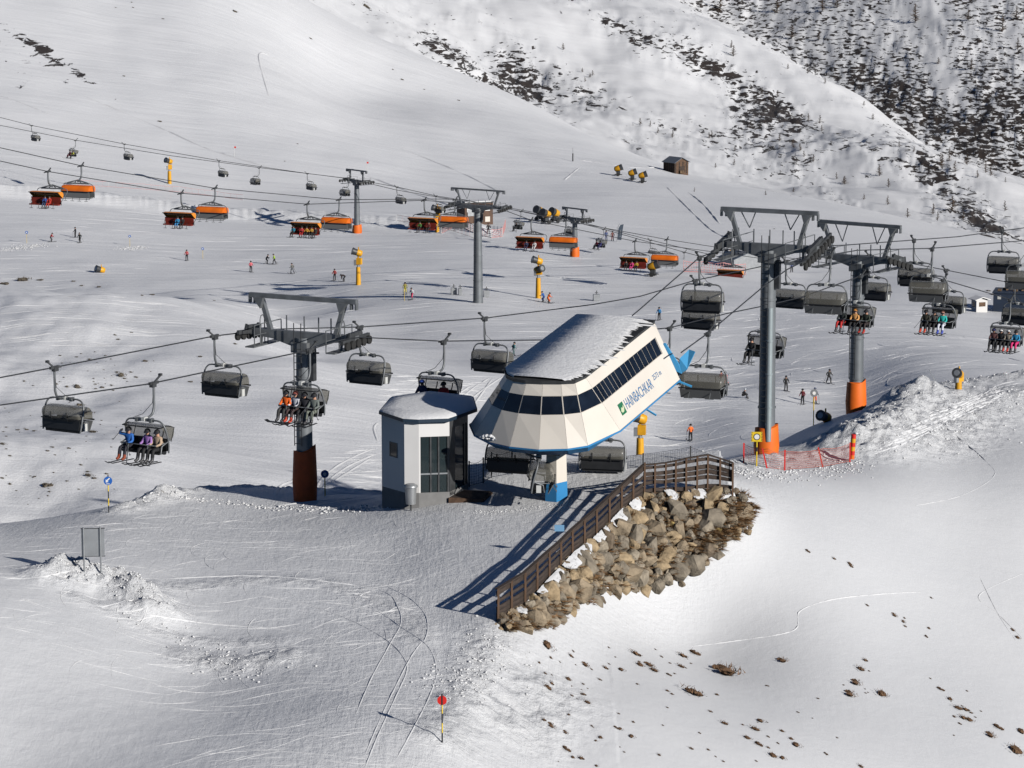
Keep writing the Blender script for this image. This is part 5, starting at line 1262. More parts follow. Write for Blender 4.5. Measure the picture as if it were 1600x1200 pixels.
g = G(1160, 420); rb_ = hut_box('lift_building', (g.x, g.y + 3, g.z), R(30), 5.5, 4, 1.6, .9, GREYM, new_mat('slate_roof', (.09, .11, .14), .5, .2), 'low grey station roof half hidden behind the wheels of the tallest pylon', 'building')

# ---------------------------------------------------------------- signs, flags, marker poles
def disc(m, c, r, th=.03): m.tube([Vector(c) + Vector((0, th / 2, 0)), Vector(c) - Vector((0, th / 2, 0))], r, 20)
def piste_pole(loc, h, label, discm, r, faces=True, arrow=False):
    t = thing('piste_marker', loc, label, 'piste marker')
    nseg = 4
    for i in range(nseg):
        m = MB(); m.tube([(0, 0, -.3 if i == 0 else h * i / nseg), (0, 0, h * (i + 1) / nseg)], .026, 8); m.build('pole_band', BLACK if i % 2 == 0 else YELB, t)
    m = MB(); disc(m, (0, -.05, h + r * .8), r); m.build('disc', discm, t)
    m = MB(); m.tube([(0, .0, h), (0, 0, h + r * 2.1)], .026, 6); m.build('pole_tip', BLACK, t)
    if arrow:
        m = MB(); z = h + r * .8; y = -.068
        m.slab([(-.10, y, z - .08), (-.10, y, z + .07), (-.06, y, z + .035), (.06, y, z + .15), (.10, y, z + .11), (-.02, y, z - .01), (.03, y, z - .05)], (0, -1, 0), .004); m.box((0, y, z - .14), (.16, .006, .03)); m.build('arrow', WHITE, t)
    return t
g = G(691, 1160); t_ = piste_pole(g, 1.42, 'red disc on a yellow and black pole at the bottom of the picture', RED, .17)
m = MB(); m.box((0, -.072, 1.42 + .14), (.05, .006, .34)); m.build('black_bar', BLACK, t_)
g = G(170, 801); piste_pole(g, 1.35, 'blue disc with white arrow on a yellow and black pole at the left ridge', BLUES, .20, arrow=True)
def far_marker(px, py, h, r, label, mat=BLUES, polem=None):
    g = G(px, py); t = thing('piste_marker', g, label, 'piste marker', 0, 'small piste markers')
    m = MB(); m.tube([(0, 0, -.2), (0, 0, h)], .03, 5); m.build('pole', polem or YELB, t); m = MB(); disc(m, (0, -.05, h + r * .6), r); m.build('disc', mat, t)
    m = MB(); disc(m, (0, -.09, h + r * .6), r * .45, .02); m.build('disc_centre', WHITE, t)
far_marker(42, 380, 1.7, .24, 'small blue piste marker left of the bent red skier'); far_marker(203, 385, 1.6, .22, 'small blue piste marker right of the two dark skiers at left'); far_marker(317, 404, 1.5, .22, 'small blue piste marker right of the red standing skier')
far_marker(1271, 665, 1.9, .24, 'round grey marker on a yellow pole beside the low snow gun', GREYM); far_marker(508, 775, 1.0, .2, 'tiny blue marker in the tracks below the valley slope', BLUES); far_marker(632, 470, 1.5, .1, 'thin marker pole by the skier in mustard', YELB)
far_marker(194, 239, 1.5, .35, 'tiny blue marker beside the second small far chair') if False else None
def red_flag(px, py, h, label):
    g = G(px, py); t = thing('marker_flag', g, label, 'flag', 0, 'small red flags'); m = MB(); m.tube([(0, 0, -.2), (0, 0, h)], .04, 5); m.build('pole', WHITE, t); m = MB(); m.box((.2, 0, h - .2), (.4, .05, .35)); m.build('cloth', RED, t)
red_flag(366, 245, 2.2, 'small red flag above the small far chairs'); red_flag(573, 272, 2.6, 'small red flag above the distant left-hand pylon')
g = G(895, 252); t_ = thing('wooden_post', g, 'lonely dark post on the smooth slope left of the wooden hut', 'post'); m = MB(); m.bar((0, 0, -.3), (0, 0, 1.8), .28); m.bar((0, 0, 1.8), (0, 0, 3.1), .06); m.build('post', STEELD, t_)
# panel sign seen from behind
g = G(145, 893); ps = thing('panel_sign', (g.x, g.y, g.z), 'grey board seen from behind on two posts in a snow heap', 'sign', R(4))
for sx in (-.335, .335):
    m = MB(); m.tube([(sx, -.06, -.5), (sx, -.06, 1.85)], .035, 10); m.build('post', GREYM, ps)
m = MB(); m.box((.03, 0, 1.2), (.92, .03, 1.12)); m.build('board', GREYM, ps); m = MB(); m.box((.03, .02, 1.77), (.96, .06, .03)); m.box((.03, .02, .63), (.96, .06, .03)); m.build('board_edge', STEELD, ps)
# warning sign at the tallest pylon
g = G(1182, 728); t_ = thing('warning_sign', g, 'square yellow sign with white round symbol in front of the tallest pylon', 'sign', R(-5))
m = MB(); m.tube([(0, 0, -.3), (0, 0, .75)], .035, 8); m.tube([(0, 0, .95), (0, 0, 1.5)], .035, 8); m.build('pole', YELB, t_); m = MB(); m.tube([(0, 0, .74), (0, 0, .96)], .036, 8); m.build('pole_band', BLACK, t_)
m = MB(); m.box((0, -.05, 1.5), (.56, .03, .50)); m.build('board', YELB, t_); m = MB()
for i in range(6):
    for sx in (-1, 1): m.slab([(sx * .28, -.07, 1.27 + i * .08), (sx * .22, -.07, 1.30 + i * .08), (sx * .22, -.07, 1.33 + i * .08), (sx * .28, -.07, 1.31 + i * .08)], (0, -1, 0), .004)
disc(m, (0, -.07, 1.5), .17, .006); m.build('border_marks', BLACK, t_); m = MB(); disc(m, (0, -.078, 1.5), .13, .006); m.build('round_symbol', WHITE, t_)
g = G(964, 378); t_ = thing('feather_flag', g, 'tall dark feather flag beside two skiers on the far piste', 'flag'); m = MB(); m.tube([(0, 0, 0), (.05, 0, 2.4), (.45, 0, 3.2)], .04, 6); m.build('pole', GREYM, t_)
m = MB(); m.slab([(.05, 0, .4), (.75, 0, .3), (1.0, 0, 2.2), (1.15, 0, 3.1), (.6, 0, 3.0), (.25, 0, 2.4)], (0, -1, 0), .04); m.build('cloth', new_mat('slate_cloth', (.05, .07, .10), .7), t_)
m = MB(); [m.bar((.45 + .02 * i, -.03, .9 + .28 * i), (.62 + .03 * i, -.03, 1.0 + .28 * i), .1, .02) for i in range(5)]; m.build('print', WHITE, t_)
# padded red and yellow pole on the bank
g = G(1331, 720); t_ = thing('padded_pole', g, 'red and yellow padded pole at the end of the orange net', 'safety pole', 0)
cc = [ORANGE, RED, YEL, RED, YEL, RED]
for i in range(6):
    m = MB(); z = .1 + i * .22; m.tube([(.012 * i, 0, z), (.012 * (i + 1), 0, z + .22)], [.13, .13], 10); m.build('padding', cc[i], t_)

# ---------------------------------------------------------------- nets
def net(pts, h, label, mat, postm, step=.16, rows=7, w=.012, postr=.035, group=None, sag=.12, lean=(0, 0)):
    """pts = ground points; strings are real strips"""
    t = thing('safety_net', pts[0], label, 'safety net', 0, group); o = pts[0]
    for i, p in enumerate(pts):
        m = MB(); m.bar(p - o + Vector((0, 0, -.2)), p - o + Vector((lean[0] * (i % 2), 0, h + .1)), postr * 2); m.build('post', postm, t)
    m = MB()
    for a, b in zip(pts[:-1], pts[1:]):
        L = (b - a).length; n_ = max(2, int(L / step))
        def pt(s_, r_): q = a.lerp(b, s_) - o; hh = h * (1 - sag * 4 * s_ * (1 - s_)); q.z += .04 + hh * r_; return q
        for i in range(n_):
            m.add([pt(i / n_, 0), pt(i / n_, 1), pt(i / n_, 1) + Vector((w, 0, 0)), pt(i / n_, 0) + Vector((w, 0, 0))], [(0, 1, 2, 3)])
        for r_ in range(rows + 1):
            for k in range(6):
                s0, s1 = k / 6, (k + 1) / 6; c = r_ / rows; ww = w * (2.2 if r_ in (0, rows) else 1)
                m.add([pt(s0, c), pt(s1, c), pt(s1, c) + Vector((0, 0, ww)), pt(s0, c) + Vector((0, 0, ww))], [(0, 1, 2, 3)])
    m.build('mesh', mat, t, kind='stuff'); return t
NETR = new_mat('red_net', (.42, .10, .06), .8); NETD = new_mat('dark_net', (.03, .035, .05), .8); NETP = new_mat('pink_net', (.60, .30, .30), .8)
net([G(1162, 724), G(1200, 732), G(1226, 735), G(1287, 730), G(1328, 722)], .95, 'sagging orange-red net along the bank below the tallest pylon', NETR, RED, .09, 8, .010, group='nets', lean=(-.3, 0))
def atg(px, D):
    p = at(px, 700, D); return Vector((p.x, p.y, H(p.x, p.y)))
net([atg(733, 146), atg(755, 146.5), atg(768, 147.5), atg(800, 148)], 1.15, 'dark net between hut and station', NETD, STEELD, .12, 8, .010, group='nets')
net([atg(868, 147), atg(930, 147.5), atg(1005, 148), atg(1079, 149), atg(1140, 150)], .6, 'dark net behind the deck right of the station column', NETD, STEELD, .12, 8, .010, group='nets', sag=.04)
def gp(*l): return [G(x, y) for x, y in l]
net(gp((735, 362), (750, 368), (768, 372), (785, 370), (790, 355)), 1.4, 'pink net around the brown lift building', NETP, WHITE, .5, 4, .05, .03, 'nets')
net(gp((690, 365), (715, 352), (735, 362)), 1.4, 'pink net left of the brown lift building', NETP, WHITE, .5, 4, .05, .03, 'nets')
net(gp((1068, 425), (1100, 426), (1130, 428), (1165, 430)), 1.7, 'pink net under the last orange chairs', NETP, NETP, .4, 4, .05, .03, 'nets')
net(gp((120, 289), (170, 292), (225, 296), (280, 300), (330, 306), (380, 313)), 1.0, 'long faint pink net above the bright snow edge at left', NETP, WHITE, 1.2, 1, .025, .02, 'nets')
net(gp((620, 345), (680, 352), (740, 372)), 1.0, 'faint net below the yellow snow gun near the brown building', NETP, WHITE, 1.2, 1, .025, .02, 'nets')
# tripod-like boxes on the piste
def cabinet(px, py, s, label):
    g = G(px, py); t = thing('hydrant_cabinet', g, label, 'cabinet', R(10), 'grey cabinets beside the tall bare pylon'); m = MB(); m.box((0, 0, .5), (.8 * s, .6, .9)); m.build('cabinet', GREYM, t); m = MB(); m.bar((0, 0, .9), (0, 0, 1.5), .1); m.bar((-.25, 0, 1.2), (.25, 0, 1.2), .08); m.build('valve', STEELD, t)
cabinet(709, 460, 1, 'grey cabinet with valve, left of the pair beside the tall bare pylon'); cabinet(719, 461, .6, 'narrow grey cabinet, right of the pair beside the tall bare pylon'); cabinet(760, 464, 1, 'grey cabinet with valve just right of the tall bare pylon'); cabinet(932, 470, 1.2, 'grey cabinet just above the station roof')

# ---------------------------------------------------------------- skiers on the snow
def skier(px, py, kind, yaw, jk, pt, hl, label, skis='ski', pole=True, boots=None):
    g = G(px, py); person(TM(g + Vector((0, 0, .02)), R(yaw)), kind, jk, pt, hl, label, skis, 'skiers on the pistes', 1.0, boots, pole)
skier(80, 378, 'ski', -75, (.45, .03, .03), BK, BK, 'skier in red jacket bent forward at far left')
skier(118, 371, 'stand', 120, (.02, .02, .03), BK, BK, 'dark skier, rear one of the pair at left')
skier(125, 379, 'stride', 160, (.015, .02, .02), BK, BK, 'dark skier, front one of the pair at left')
skier(292, 407, 'stand', 170, (.45, .08, .09), BK, BK, 'skier in faded red jacket standing alone left of centre', pole=False)
skier(392, 425, 'stand', 200, (.60, .12, .15), BK, BK, 'skier in pink jacket and black trousers', pole=False)
skier(417, 412, 'ski', -90, (.015, .015, .02), BK, BK, 'small dark skier leaning back towards the lime-jacketed one')
skier(429, 413, 'stride', 90, (.35, .55, .03), BK, BK, 'skier in black and lime jacket')
skier(457, 428, 'stride', 40, (.13, .13, .12), (.12, .13, .15), BK, 'skier in grey with legs apart')
skier(523, 438, 'stand', 160, (.30, .04, .04), BK, BK, 'skier in dark red standing beside a bent one', pole=False)
skier(537, 440, 'bend', 80, (.03, .015, .015), BK, BK, 'dark skier bending down left of the yellow snow gun tower')
skier(633, 460, 'stand', 180, (.25, .22, .03), (.45, .40, .04), BK, 'skier in mustard trousers')
skier(644, 468, 'stride', 140, (.65, .65, .68), (.60, .05, .12), BK, 'skier in white jacket and pink trousers')
skier(849, 472, 'ski', 60, (.02, .10, .35), (.02, .05, .2), BK, 'skier in blue beside the tall two-headed snow gun')
skier(857, 474, 'ski', -60, (.80, .14, .02), (.75, .13, .02), BK, 'skier all in orange beside the tall two-headed snow gun')
skier(1030, 500, 'stand', 150, (.03, .22, .50), BK, BK, 'skier in sky-blue jacket just right of the station roof')
skier(1127, 603, 'stand', 20, (.45, .02, .02), (.03, .05, .15), BK, 'skier in red jacket and navy trousers behind the incoming closed chair')
skier(1135, 603, 'stride', 70, (.45, .05, .05), (.60, .10, .06), BK, 'skier in red with orange-red trousers, right of the navy-trousered one')
skier(1079, 689, 'stand', 20, (.85, .16, .02), BK, BK, 'skier in orange jacket alone below the station end')
skier(1163, 622, 'crouch', -90, (.03, .03, .035), BK, (.5, .55, .6), 'snowboarder kneeling on the snow left of the tallest pylon', 'board', False)
skier(1228, 611, 'stand', 190, (.012, .012, .013), BK, BK, 'skier all in black right of the tallest pylon', pole=False)
skier(1295, 599, 'stride', 200, (.03, .03, .03), BK, BK, 'dark skier carving just left of the second orange-footed pylon')
skier(1254, 632, 'stand', 150, (.15, .02, .03), BK, BK, 'skier in maroon jacket beside the orange-trousered one', pole=False)
skier(1273, 630, 'stand', 200, (.03, .04, .12), (.80, .10, .02), (.1, .12, .2), 'skier in navy jacket and bright orange trousers')
skier(802, 557, 'stride', -60, (.05, .16, .17), (.10, .16, .17), BK, 'skier in dull teal left of the station roof')
skier(763, 365, 'stand', 180, BK, BK, BK, 'dark person standing by the pink net', 'none', False)
skier(947, 376, 'stand', 180, (.05, .08, .2), (.08, .1, .2), BK, 'person in navy nearest the far chair, left of the feather flag', 'none', False)
skier(957, 377, 'stand', 180, (.25, .10, .09), (.2, .05, .05), BK, 'person in faded red directly left of the feather flag', 'none', False)
skier(1214, 424, 'stand', 180, (.45, .03, .03), BK, BK, 'tiny person in red just right of the tallest pylon', 'none', False)
skier(1237, 426, 'stand', 180, (.05, .07, .2), BK, BK, 'tiny person in navy right of the tallest pylon', 'none', False)
skier(1181, 409, 'stand', 180, BK, BK, BK, 'tiny dark person left of the tallest pylon top', 'none', False)

# ---------------------------------------------------------------- rocks and grass poking out of the snow
def patch_mesh(seed, mat):
    rn_ = random.Random(seed); m = MB()
    bm = bmesh.new()
    for _ in range(4):
        c = Vector((rn_.uniform(-.6, .6), rn_.uniform(-.25, .25), 0)); r = rn_.uniform(.25, .55)
        vs = []
        for _ in range(14):
            v = Vector((rn_.gauss(0, 1), rn_.gauss(0, 1), rn_.gauss(0, 1))).normalized() * r; vs.append(bm.verts.new((c.x + v.x * 1.2, c.y + v.y * .6, v.z * .45)))
        bmesh.ops.convex_hull(bm, input=vs)
    loose = [v for v in bm.verts if not v.link_faces]; bmesh.ops.delete(bm, geom=loose, context='VERTS')
    for _ in range(70):
        a_ = rn_.uniform(0, 6.28); rr_ = rn_.uniform(.1, .95); p_ = Vector((math.cos(a_) * rr_ * 1.1, math.sin(a_) * rr_ * .6, .04)); d_ = Vector((rn_.gauss(.25, .5), rn_.gauss(-.2, .35), rn_.uniform(.2, .9))).normalized() * rn_.uniform(.15, .38); s_ = Vector((-d_.y, d_.x, 0)).normalized() * .03
        bm.faces.new([bm.verts.new(p_ - s_), bm.verts.new(p_ + s_), bm.verts.new(p_ + d_)])
    me = bpy.data.meshes.new('rock'); bm.to_mesh(me); bm.free(); me.materials.append(mat); return me
BROWNR = new_mat('grassy_rock', (.15, .085, .045), .95, 0, (3.5, .5), (9, 1, .06)); GREYR = new_mat('lichen_rock', (.13, .11, .085), .9, 0, (1.5, .45), (6, 1, .05))
PMB = [patch_mesh(40 + i, BROWNR) for i in range(6)]; PMG = [patch_mesh(60 + i, GREYR) for i in range(6)]
def slope_align(p, yaw):
    e = .4; nx = (H(p.x - e, p.y) - H(p.x + e, p.y)) / (2 * e); ny = (H(p.x, p.y - e) - H(p.x, p.y + e)) / (2 * e)
    n_ = Vector((nx, ny, 1)).normalized(); x_ = (Vector((1, 0, 0)) - n_ * n_.x).normalized(); y_ = n_.cross(x_); return Matrix((x_, y_, n_)).transposed().to_4x4() @ Matrix.Rotation(yaw, 4, 'Z')
rr = random.Random(9)
def outcrop(px, py, wpx, label, group, meshes, name='rock_outcrop', ang=-35, cat='rock', st=1.1):
    p = G(px, py); d = pix(p)[2]; s = wpx / 2 * d / F
    o = put(name, meshes[rr.randrange(len(meshes))]); k = max(.05, s)
    o.matrix_world = Matrix.Translation(p + Vector((0, 0, .16 * k))) @ slope_align(p, R(ang + rr.uniform(-15, 15))) @ Matrix.Diagonal((k * st, k * 1.5, k * rr.uniform(.9, 1.5), 1))
    tag(o, label, cat, group); return o
GB = 'brown tufts and stones on the near right slope'
LB_ = 'small brown tuft or stone poking through the snow of the near right slope'
big = [(1136, 1052, 46, 'largest brown grassy outcrop on the near right slope'), (1083, 1084, 38, 'second brown grassy outcrop below the largest one on the near right slope'), (1378, 1086, 20, 'single rounded brown stone right of a cluster on the near right slope'), (858, 1012, 22, 'brown stone just below the lower end of the boulder wall')]
for px, py, w_, lab in big: outcrop(px, py, w_ * 1.25, lab, None, PMB, ang=-60, st=1.15)
pts = [(993,1022,16),(1015,1040,14),(1022,1048,16),(1000,1040,12),(1066,1025,14),(1086,1022,14),(1064,1042,12),(1223,1033,14),(1345,1046,14),(1352,1032,8),(1338,1068,16),(1329,1086,18),(1470,1078,10),(1484,1093,9),(1497,1107,14),(1508,1109,12),(1505,1122,12),(1515,1126,12),(1548,1150,15),(1560,1138,14),(1588,1175,24),(1598,1145,14),(1132,1131,12),(1168,1154,12),(1185,1164,12),(1180,1140,16),(1190,1128,12),(1208,1182,15),(1224,1186,10),(1246,1166,14),(1222,1143,8),(1236,1155,8),(1345,1198,10),(1110,1112,7),(1043,1080,7),(1050,1085,6),(1045,1055,8),
       (892,1025,9),(915,1040,12),(888,1062,10),(856,1075,14),(862,1068,8),(918,1098,12),(912,1085,8),(946,1044,9),(972,1048,10),(988,1152,10),(970,1140,8),(938,1153,8),(862,1135,12),(884,1145,8),(885,1172,12),(895,1184,7),(908,1185,10),(963,1138,8),(1355,946,6),(1398,962,9),(1412,972,7),(1328,882,8),(1447,995,6),(1583,985,7),(1590,997,8),(1262,862,7),(1303,873,6),(1330,885,7),(850,1125,7),(937,1062,7),(1080,1170,8),(1290,1178,6),(1030,1180,7),(1120,1086,7)]
rr2 = random.Random(33); extra = []
for cx, cy, n_, sx, sy in ((900, 1060, 20, 45, 40), (1030, 1035, 10, 40, 18), (1190, 1150, 18, 50, 30), (1340, 1070, 6, 20, 20), (1500, 1110, 10, 30, 25), (950, 1150, 10, 50, 30), (1400, 960, 4, 30, 20)):
    for _ in range(n_): extra.append((cx + rr2.gauss(0, sx), cy + rr2.gauss(0, sy), rr2.uniform(2.5, 6)))
for px, py, w_ in pts + extra:
    if px > 1640 or py > 1215: continue
    outcrop(px, py, w_ * 1.45, LB_, GB, PMB, ang=-60, st=1.15)
GL = 'dark stones scattered in the valley at left'; LL = 'small dark stone poking through snow in the left valley'
vp = [(227,565,12,'large brown stone with a snow tail in the upper left valley'),(190,588,22,'dark ridge of stones in the upper left valley'),(122,606,20,'olive boulder below the left valley hollow'),(126,634,18,'olive boulder behind the far left chair'),(138,648,22,'tall dark boulder right of the far left chair'),(145,676,18,'reddish slab under the far left chair'),(6,695,14,'light brown boulder at the left frame edge'),(140,745,22,'pointed brown rock left of the blue disc sign'),(75,760,24,'long dark slab low in the left valley')]
for px, py, w_, lab in vp: outcrop(px, py, w_, lab, None, PMG)
vs_ = [(120,558,6),(127,553,5),(140,562,8),(165,556,6),(205,582,8),(213,590,8),(183,582,8),(195,592,8),(160,606,8),(175,603,8),(150,608,6),(105,605,9),(38,596,6),(52,603,5),(88,600,6),(112,637,8),(118,640,10),(10,668,6),(28,672,7),(42,672,8),(54,674,8),(10,682,6),(82,699,7),(75,705,7),(108,701,8),(86,711,4),(16,713,7),(10,702,5),(127,727,8),(138,738,9),(148,748,10),(55,745,6),(52,746,5),(4,748,8),(16,757,8),(78,769,7),(105,752,6),(75,775,5),(48,744,4),(206,520,6),(180,524,6),(185,531,7),(115,440,8),(128,447,7),(155,449,9),(8,444,14),(38,439,22),(63,438,10),(238,461,8),(222,462,6),(368,538,9),(313,558,8),(250,585,5),(298,597,8),(335,470,5),(94,556,6),(6,675,6),(100,590,5),(167,741,7)]
rr3 = random.Random(12)
vs_ += [(rr3.gauss(80, 70), rr3.gauss(680, 55), rr3.uniform(2, 5)) for _ in range(45)] + [(rr3.gauss(170, 40), rr3.gauss(588, 18), rr3.uniform(2, 5)) for _ in range(25)]
for px, py, w_ in vs_:
    if px < -10 or py > 800: continue
    outcrop(px, py, w_ * 1.1, LL, GL, PMG)
for px, py, w_ in ((573,12,16),(486,61,6),(629,125,7),(206,4,4),(181,12,4),(208,12,4),(255,30,5),(368,19,9),(194,119,5),(250,190,7),(465,225,4),(445,252,3),(614,109,4),(717,157,5),(1545,455,8),(1563,460,12),(1588,458,14),(1553,461,10),(745,128,4),(663,140,4),(1285,345,6),(1210,358,4)):
    outcrop(px, py, w_ * 1.1, 'small dark stone on the smooth mountain slope', 'stones on the smooth slopes', PMG)

# ---------------------------------------------------------------- bare larches on the rocky slopes
def tree_mesh(seed):
    rn_ = random.Random(seed); m = MB()
    for k in range(46):
        z = .06 + .9 * (k / 46); L = (1 - z) * .34 * rn_.uniform(.6, 1.2) + .03; a = rn_.uniform(0, 6.28)
        p = Vector((0, 0, z)); e = p + Vector((math.cos(a) * L, math.sin(a) * L, L * .35))
        sd = Vector((-math.sin(a), math.cos(a), 0)) * .02
        m.add([p - sd, p + sd, e], [(0, 1, 2)]); m.add([p - Vector((0, 0, .02)), p + Vector((0, 0, .02)), e], [(0, 1, 2)])
        for q in range(3):
            f = p.lerp(e, .4 + .2 * q); d_ = Vector((rn_.uniform(-1, 1), rn_.uniform(-1, 1), rn_.uniform(-.3, .6))) * .06; m.add([f, f + d_, f + d_ * .4 + Vector((.02, .0, .02))], [(0, 1, 2)])
    c = m.mesh('crown', new_mat('larch_twigs', (.10, .07, .05), .95)); m = MB(); m.tube([(0, 0, -.05), (0, 0, 1)], [.022, .004], 5); return c, m.mesh('trunk', WOOD)
TRS = [tree_mesh(i) for i in range(4)]
tp = [(1146,88,14),(1143,75,10),(880,78,9),(914,128,7),(926,118,7),(922,121,6),(910,113,6),(1000,195,9),(1016,198,8),(1028,208,8),(1051,215,9),(1108,216,8),(1112,212,7),(1148,236,7),(1118,262,6),(1125,18,22),(1214,20,20),(1285,18,20),(1308,12,16),(1237,60,18),(1430,35,24),(1566,50,22),(1513,32,14),(1590,78,16),(1518,108,14),(1466,100,9),(1588,30,16),(1215,152,9),(1231,108,7),(1262,115,7),(1289,131,8),(1263,189,10),(1281,193,11),(1284,205,8),(1218,220,9),(1239,230,11),(1250,236,10),(1271,252,9),(1307,280,9),(1320,288,11),(1318,286,8),(1374,275,14),(1388,293,12),(1428,238,8),(1405,230,8),(1472,265,20),(1483,252,14),(1492,268,14),(1511,258,14),(1470,258,16),(1540,270,14),(1548,275,12),(1527,278,10),(1571,285,7),(1387,320,12),(1350,312,8),(1418,340,12),(1458,335,14),(1488,330,20),(1570,330,14),(1280,62,10),(1364,187,8),(1350,165,6),(1484,240,8),(1256,245,8),(1196,305,6),(1147,258,8),(1085,300,6),(1240,300,6),(1505,345,14),(1465,345,12)]
for px, py, hp in tp:
    p = G(px, py); d = pix(p)[2]; hh = hp * d / F; ca, tm = TRS[rr.randrange(4)]
    t = thing('bare_larch', p, 'small bare larch on the far rocky slopes', 'tree', rr.uniform(0, 6), 'small bare larches on the rocky slopes'); hh *= 1.25; w_ = rr.uniform(1.0, 1.6) * hh; t.scale = (w_, w_, hh)
    put('crown', ca, t); put('trunk', tm, t)

# ---------------------------------------------------------------- snow chunks and ski tracks
def chunks(n_, gen, smin, smax, name, seed, sq=.7):
    rn_ = random.Random(seed); m = MB()
    base = []
    for _ in range(4):
        bm = bmesh.new()
        for _ in range(9):
            v = Vector((rn_.gauss(0, 1), rn_.gauss(0, 1), rn_.gauss(0, 1))).normalized(); bm.verts.new(v)
        bmesh.ops.convex_hull(bm, input=bm.verts); bm.verts.ensure_lookup_table(); bm.verts.index_update()
        base.append(([v.co.copy() for v in bm.verts], [tuple(v.index for v in f.verts) for f in bm.faces])); bm.free()
    for _ in range(n_):
        p = gen(rn_)
        if p is None: continue
        s = smin + (smax - smin) * rn_.random() ** 2.2; vs, fs = base[rn_.randrange(4)]; a = rn_.uniform(0, 6.28); ca, sa = math.cos(a), math.sin(a)
        z = H(p[0], p[1]) + s * .15
        m.add([(p[0] + (v.x * ca - v.y * sa) * s, p[1] + (v.x * sa + v.y * ca) * s, z + v.z * s * sq) for v in vs], fs, 0, True)
    o = m.build(name, M_SNOW, None, kind='stuff'); return o
def along(pl, w):
    P_ = [at(*q) if q[2] else G(q[0], q[1]) for q in pl]
    def f(rn_):
        t = rn_.random() * (len(P_) - 1); i = int(t); p = P_[i].lerp(P_[i + 1], t - i); return (p.x + rn_.gauss(0, w), p.y + rn_.gauss(0, w))
    return f
o = chunks(700, along([(1325, 705, 167), (1385, 672, 174), (1430, 640, 183), (1500, 612, 194), (1610, 598, 204)], .9), .02, .10, 'snow_clods', 1)
tag(o, 'clods of ploughed snow along the right-hand bank', 'snow clods')
o = chunks(700, along([(1345, 715, 165), (1450, 702, 171), (1540, 664, 183), (1620, 650, 188)], 1.6), .03, .13, 'snow_clods', 2); tag(o, 'clods of snow below the ploughed track at right', 'snow clods')
o = chunks(900, along([(95, 902, 124), (150, 896, 125), (200, 906, 124.5), (238, 936, 123)], .6), .015, .075, 'snow_clods', 3); tag(o, 'clods of snow heaped round the grey board sign', 'snow clods')
o = chunks(650, along([(190, 795, 144), (265, 781, 148), (350, 790, 148.5), (440, 797, 147.5), (520, 800, 146.5), (600, 800, 145)], .5), .02, .11, 'snow_clods', 4); tag(o, 'fine clods of snow along the left plateau edge', 'snow clods')
o = chunks(650, along([(1152, 722, 152), (1200, 735, 152), (1290, 735, 158), (1340, 720, 162)], .8), .02, .10, 'snow_clods', 5); tag(o, 'clods of snow around the foot of the tallest pylon', 'snow clods')
o = chunks(260, along([(240, 960, 122), (420, 1040, 118), (330, 1020, 118.5)], .8), .015, .08, 'snow_clods', 6); tag(o, 'small clods of snow beside the curved ski tracks', 'snow clods')
o = chunks(260, along([(740, 765, 141), (800, 782, 141), (870, 775, 141.5)], .3), .015, .06, 'snow_clods', 7); tag(o, 'broken snow on the loading deck under the station', 'snow clods')
o = chunks(500, along([(700, 1190, 115), (740, 1090, 118), (790, 1000, 122)], .7), .015, .09, 'snow_clods', 8); tag(o, 'clods of snow along the lower piste edge', 'snow clods')
o = chunks(420, along([(62, 383, 0), (10, 391, 0)], 1.2), .04, .18, 'snow_clods', 9); tag(o, 'clods along a snow edge by the left piste marker', 'snow clods')
o = chunks(300, along([(192, 390, 0), (226, 385, 0)], 1.0), .04, .18, 'snow_clods', 10); tag(o, 'clods along a snow edge by the second piste marker', 'snow clods')
def track(m, pts3, w, h, jit=0, rn_=random):
    """a low ridge of displaced snow with a groove beside it"""
    n_ = len(pts3); vs = []
    for i, p in enumerate(pts3):
        d = (pts3[min(i + 1, n_ - 1)] - pts3[max(i - 1, 0)]); d.z = 0; d.normalize(); s_ = Vector((d.y, -d.x, 0))
        hh = h * (1 + rn_.uniform(-jit, jit)); fade = min(1, i / 3, (n_ - 1 - i) / 3)
        for off, z in ((-w, -.02), (-w * .25, hh * fade), (w * .25, hh * .8 * fade), (w, -.02)):
            q = p + s_ * off; q.z = H(q.x, q.y) + z; vs.append(q)
    m.add(vs, [(i * 4 + j, i * 4 + j + 1, (i + 1) * 4 + j + 1, (i + 1) * 4 + j) for i in range(n_ - 1) for j in range(3)], 0, True)
def pxcurve(pl, step=7):
    sp = smooth_poly([(float(a), float(b)) for a, b in pl], 10); out = []
    for a, b in sp: out.append(G(a, b))
    return out
m = MB()
for pl in ([(250,905),(400,900),(520,910),(600,925),(622,950),(626,975),(610,1005),(580,1060),(555,1118)],
           [(600,915),(640,935),(664,960),(668,985),(662,1003)],[(500,940),(580,952),(630,982),(670,1012),(682,1050),(672,1085),(650,1130),(620,1185)],
           [(400,930),(480,945),(560,975),(610,1005),(632,1030),(635,1050),(620,1085),(590,1150),(570,1200)],[(662,1000),(640,1030),(600,1110),(570,1180)],
           [(230,960),(330,975),(450,985),(540,1010)],[(0,905),(60,902),(110,892)]):
    track(m, pxcurve(pl), .045, .022, .5)
o = m.build('ski_tracks', M_SNOW, None, kind='stuff'); tag(o, 'long curved ski tracks in the foreground snow', 'ski tracks')
m = MB(); rn_ = random.Random(8)
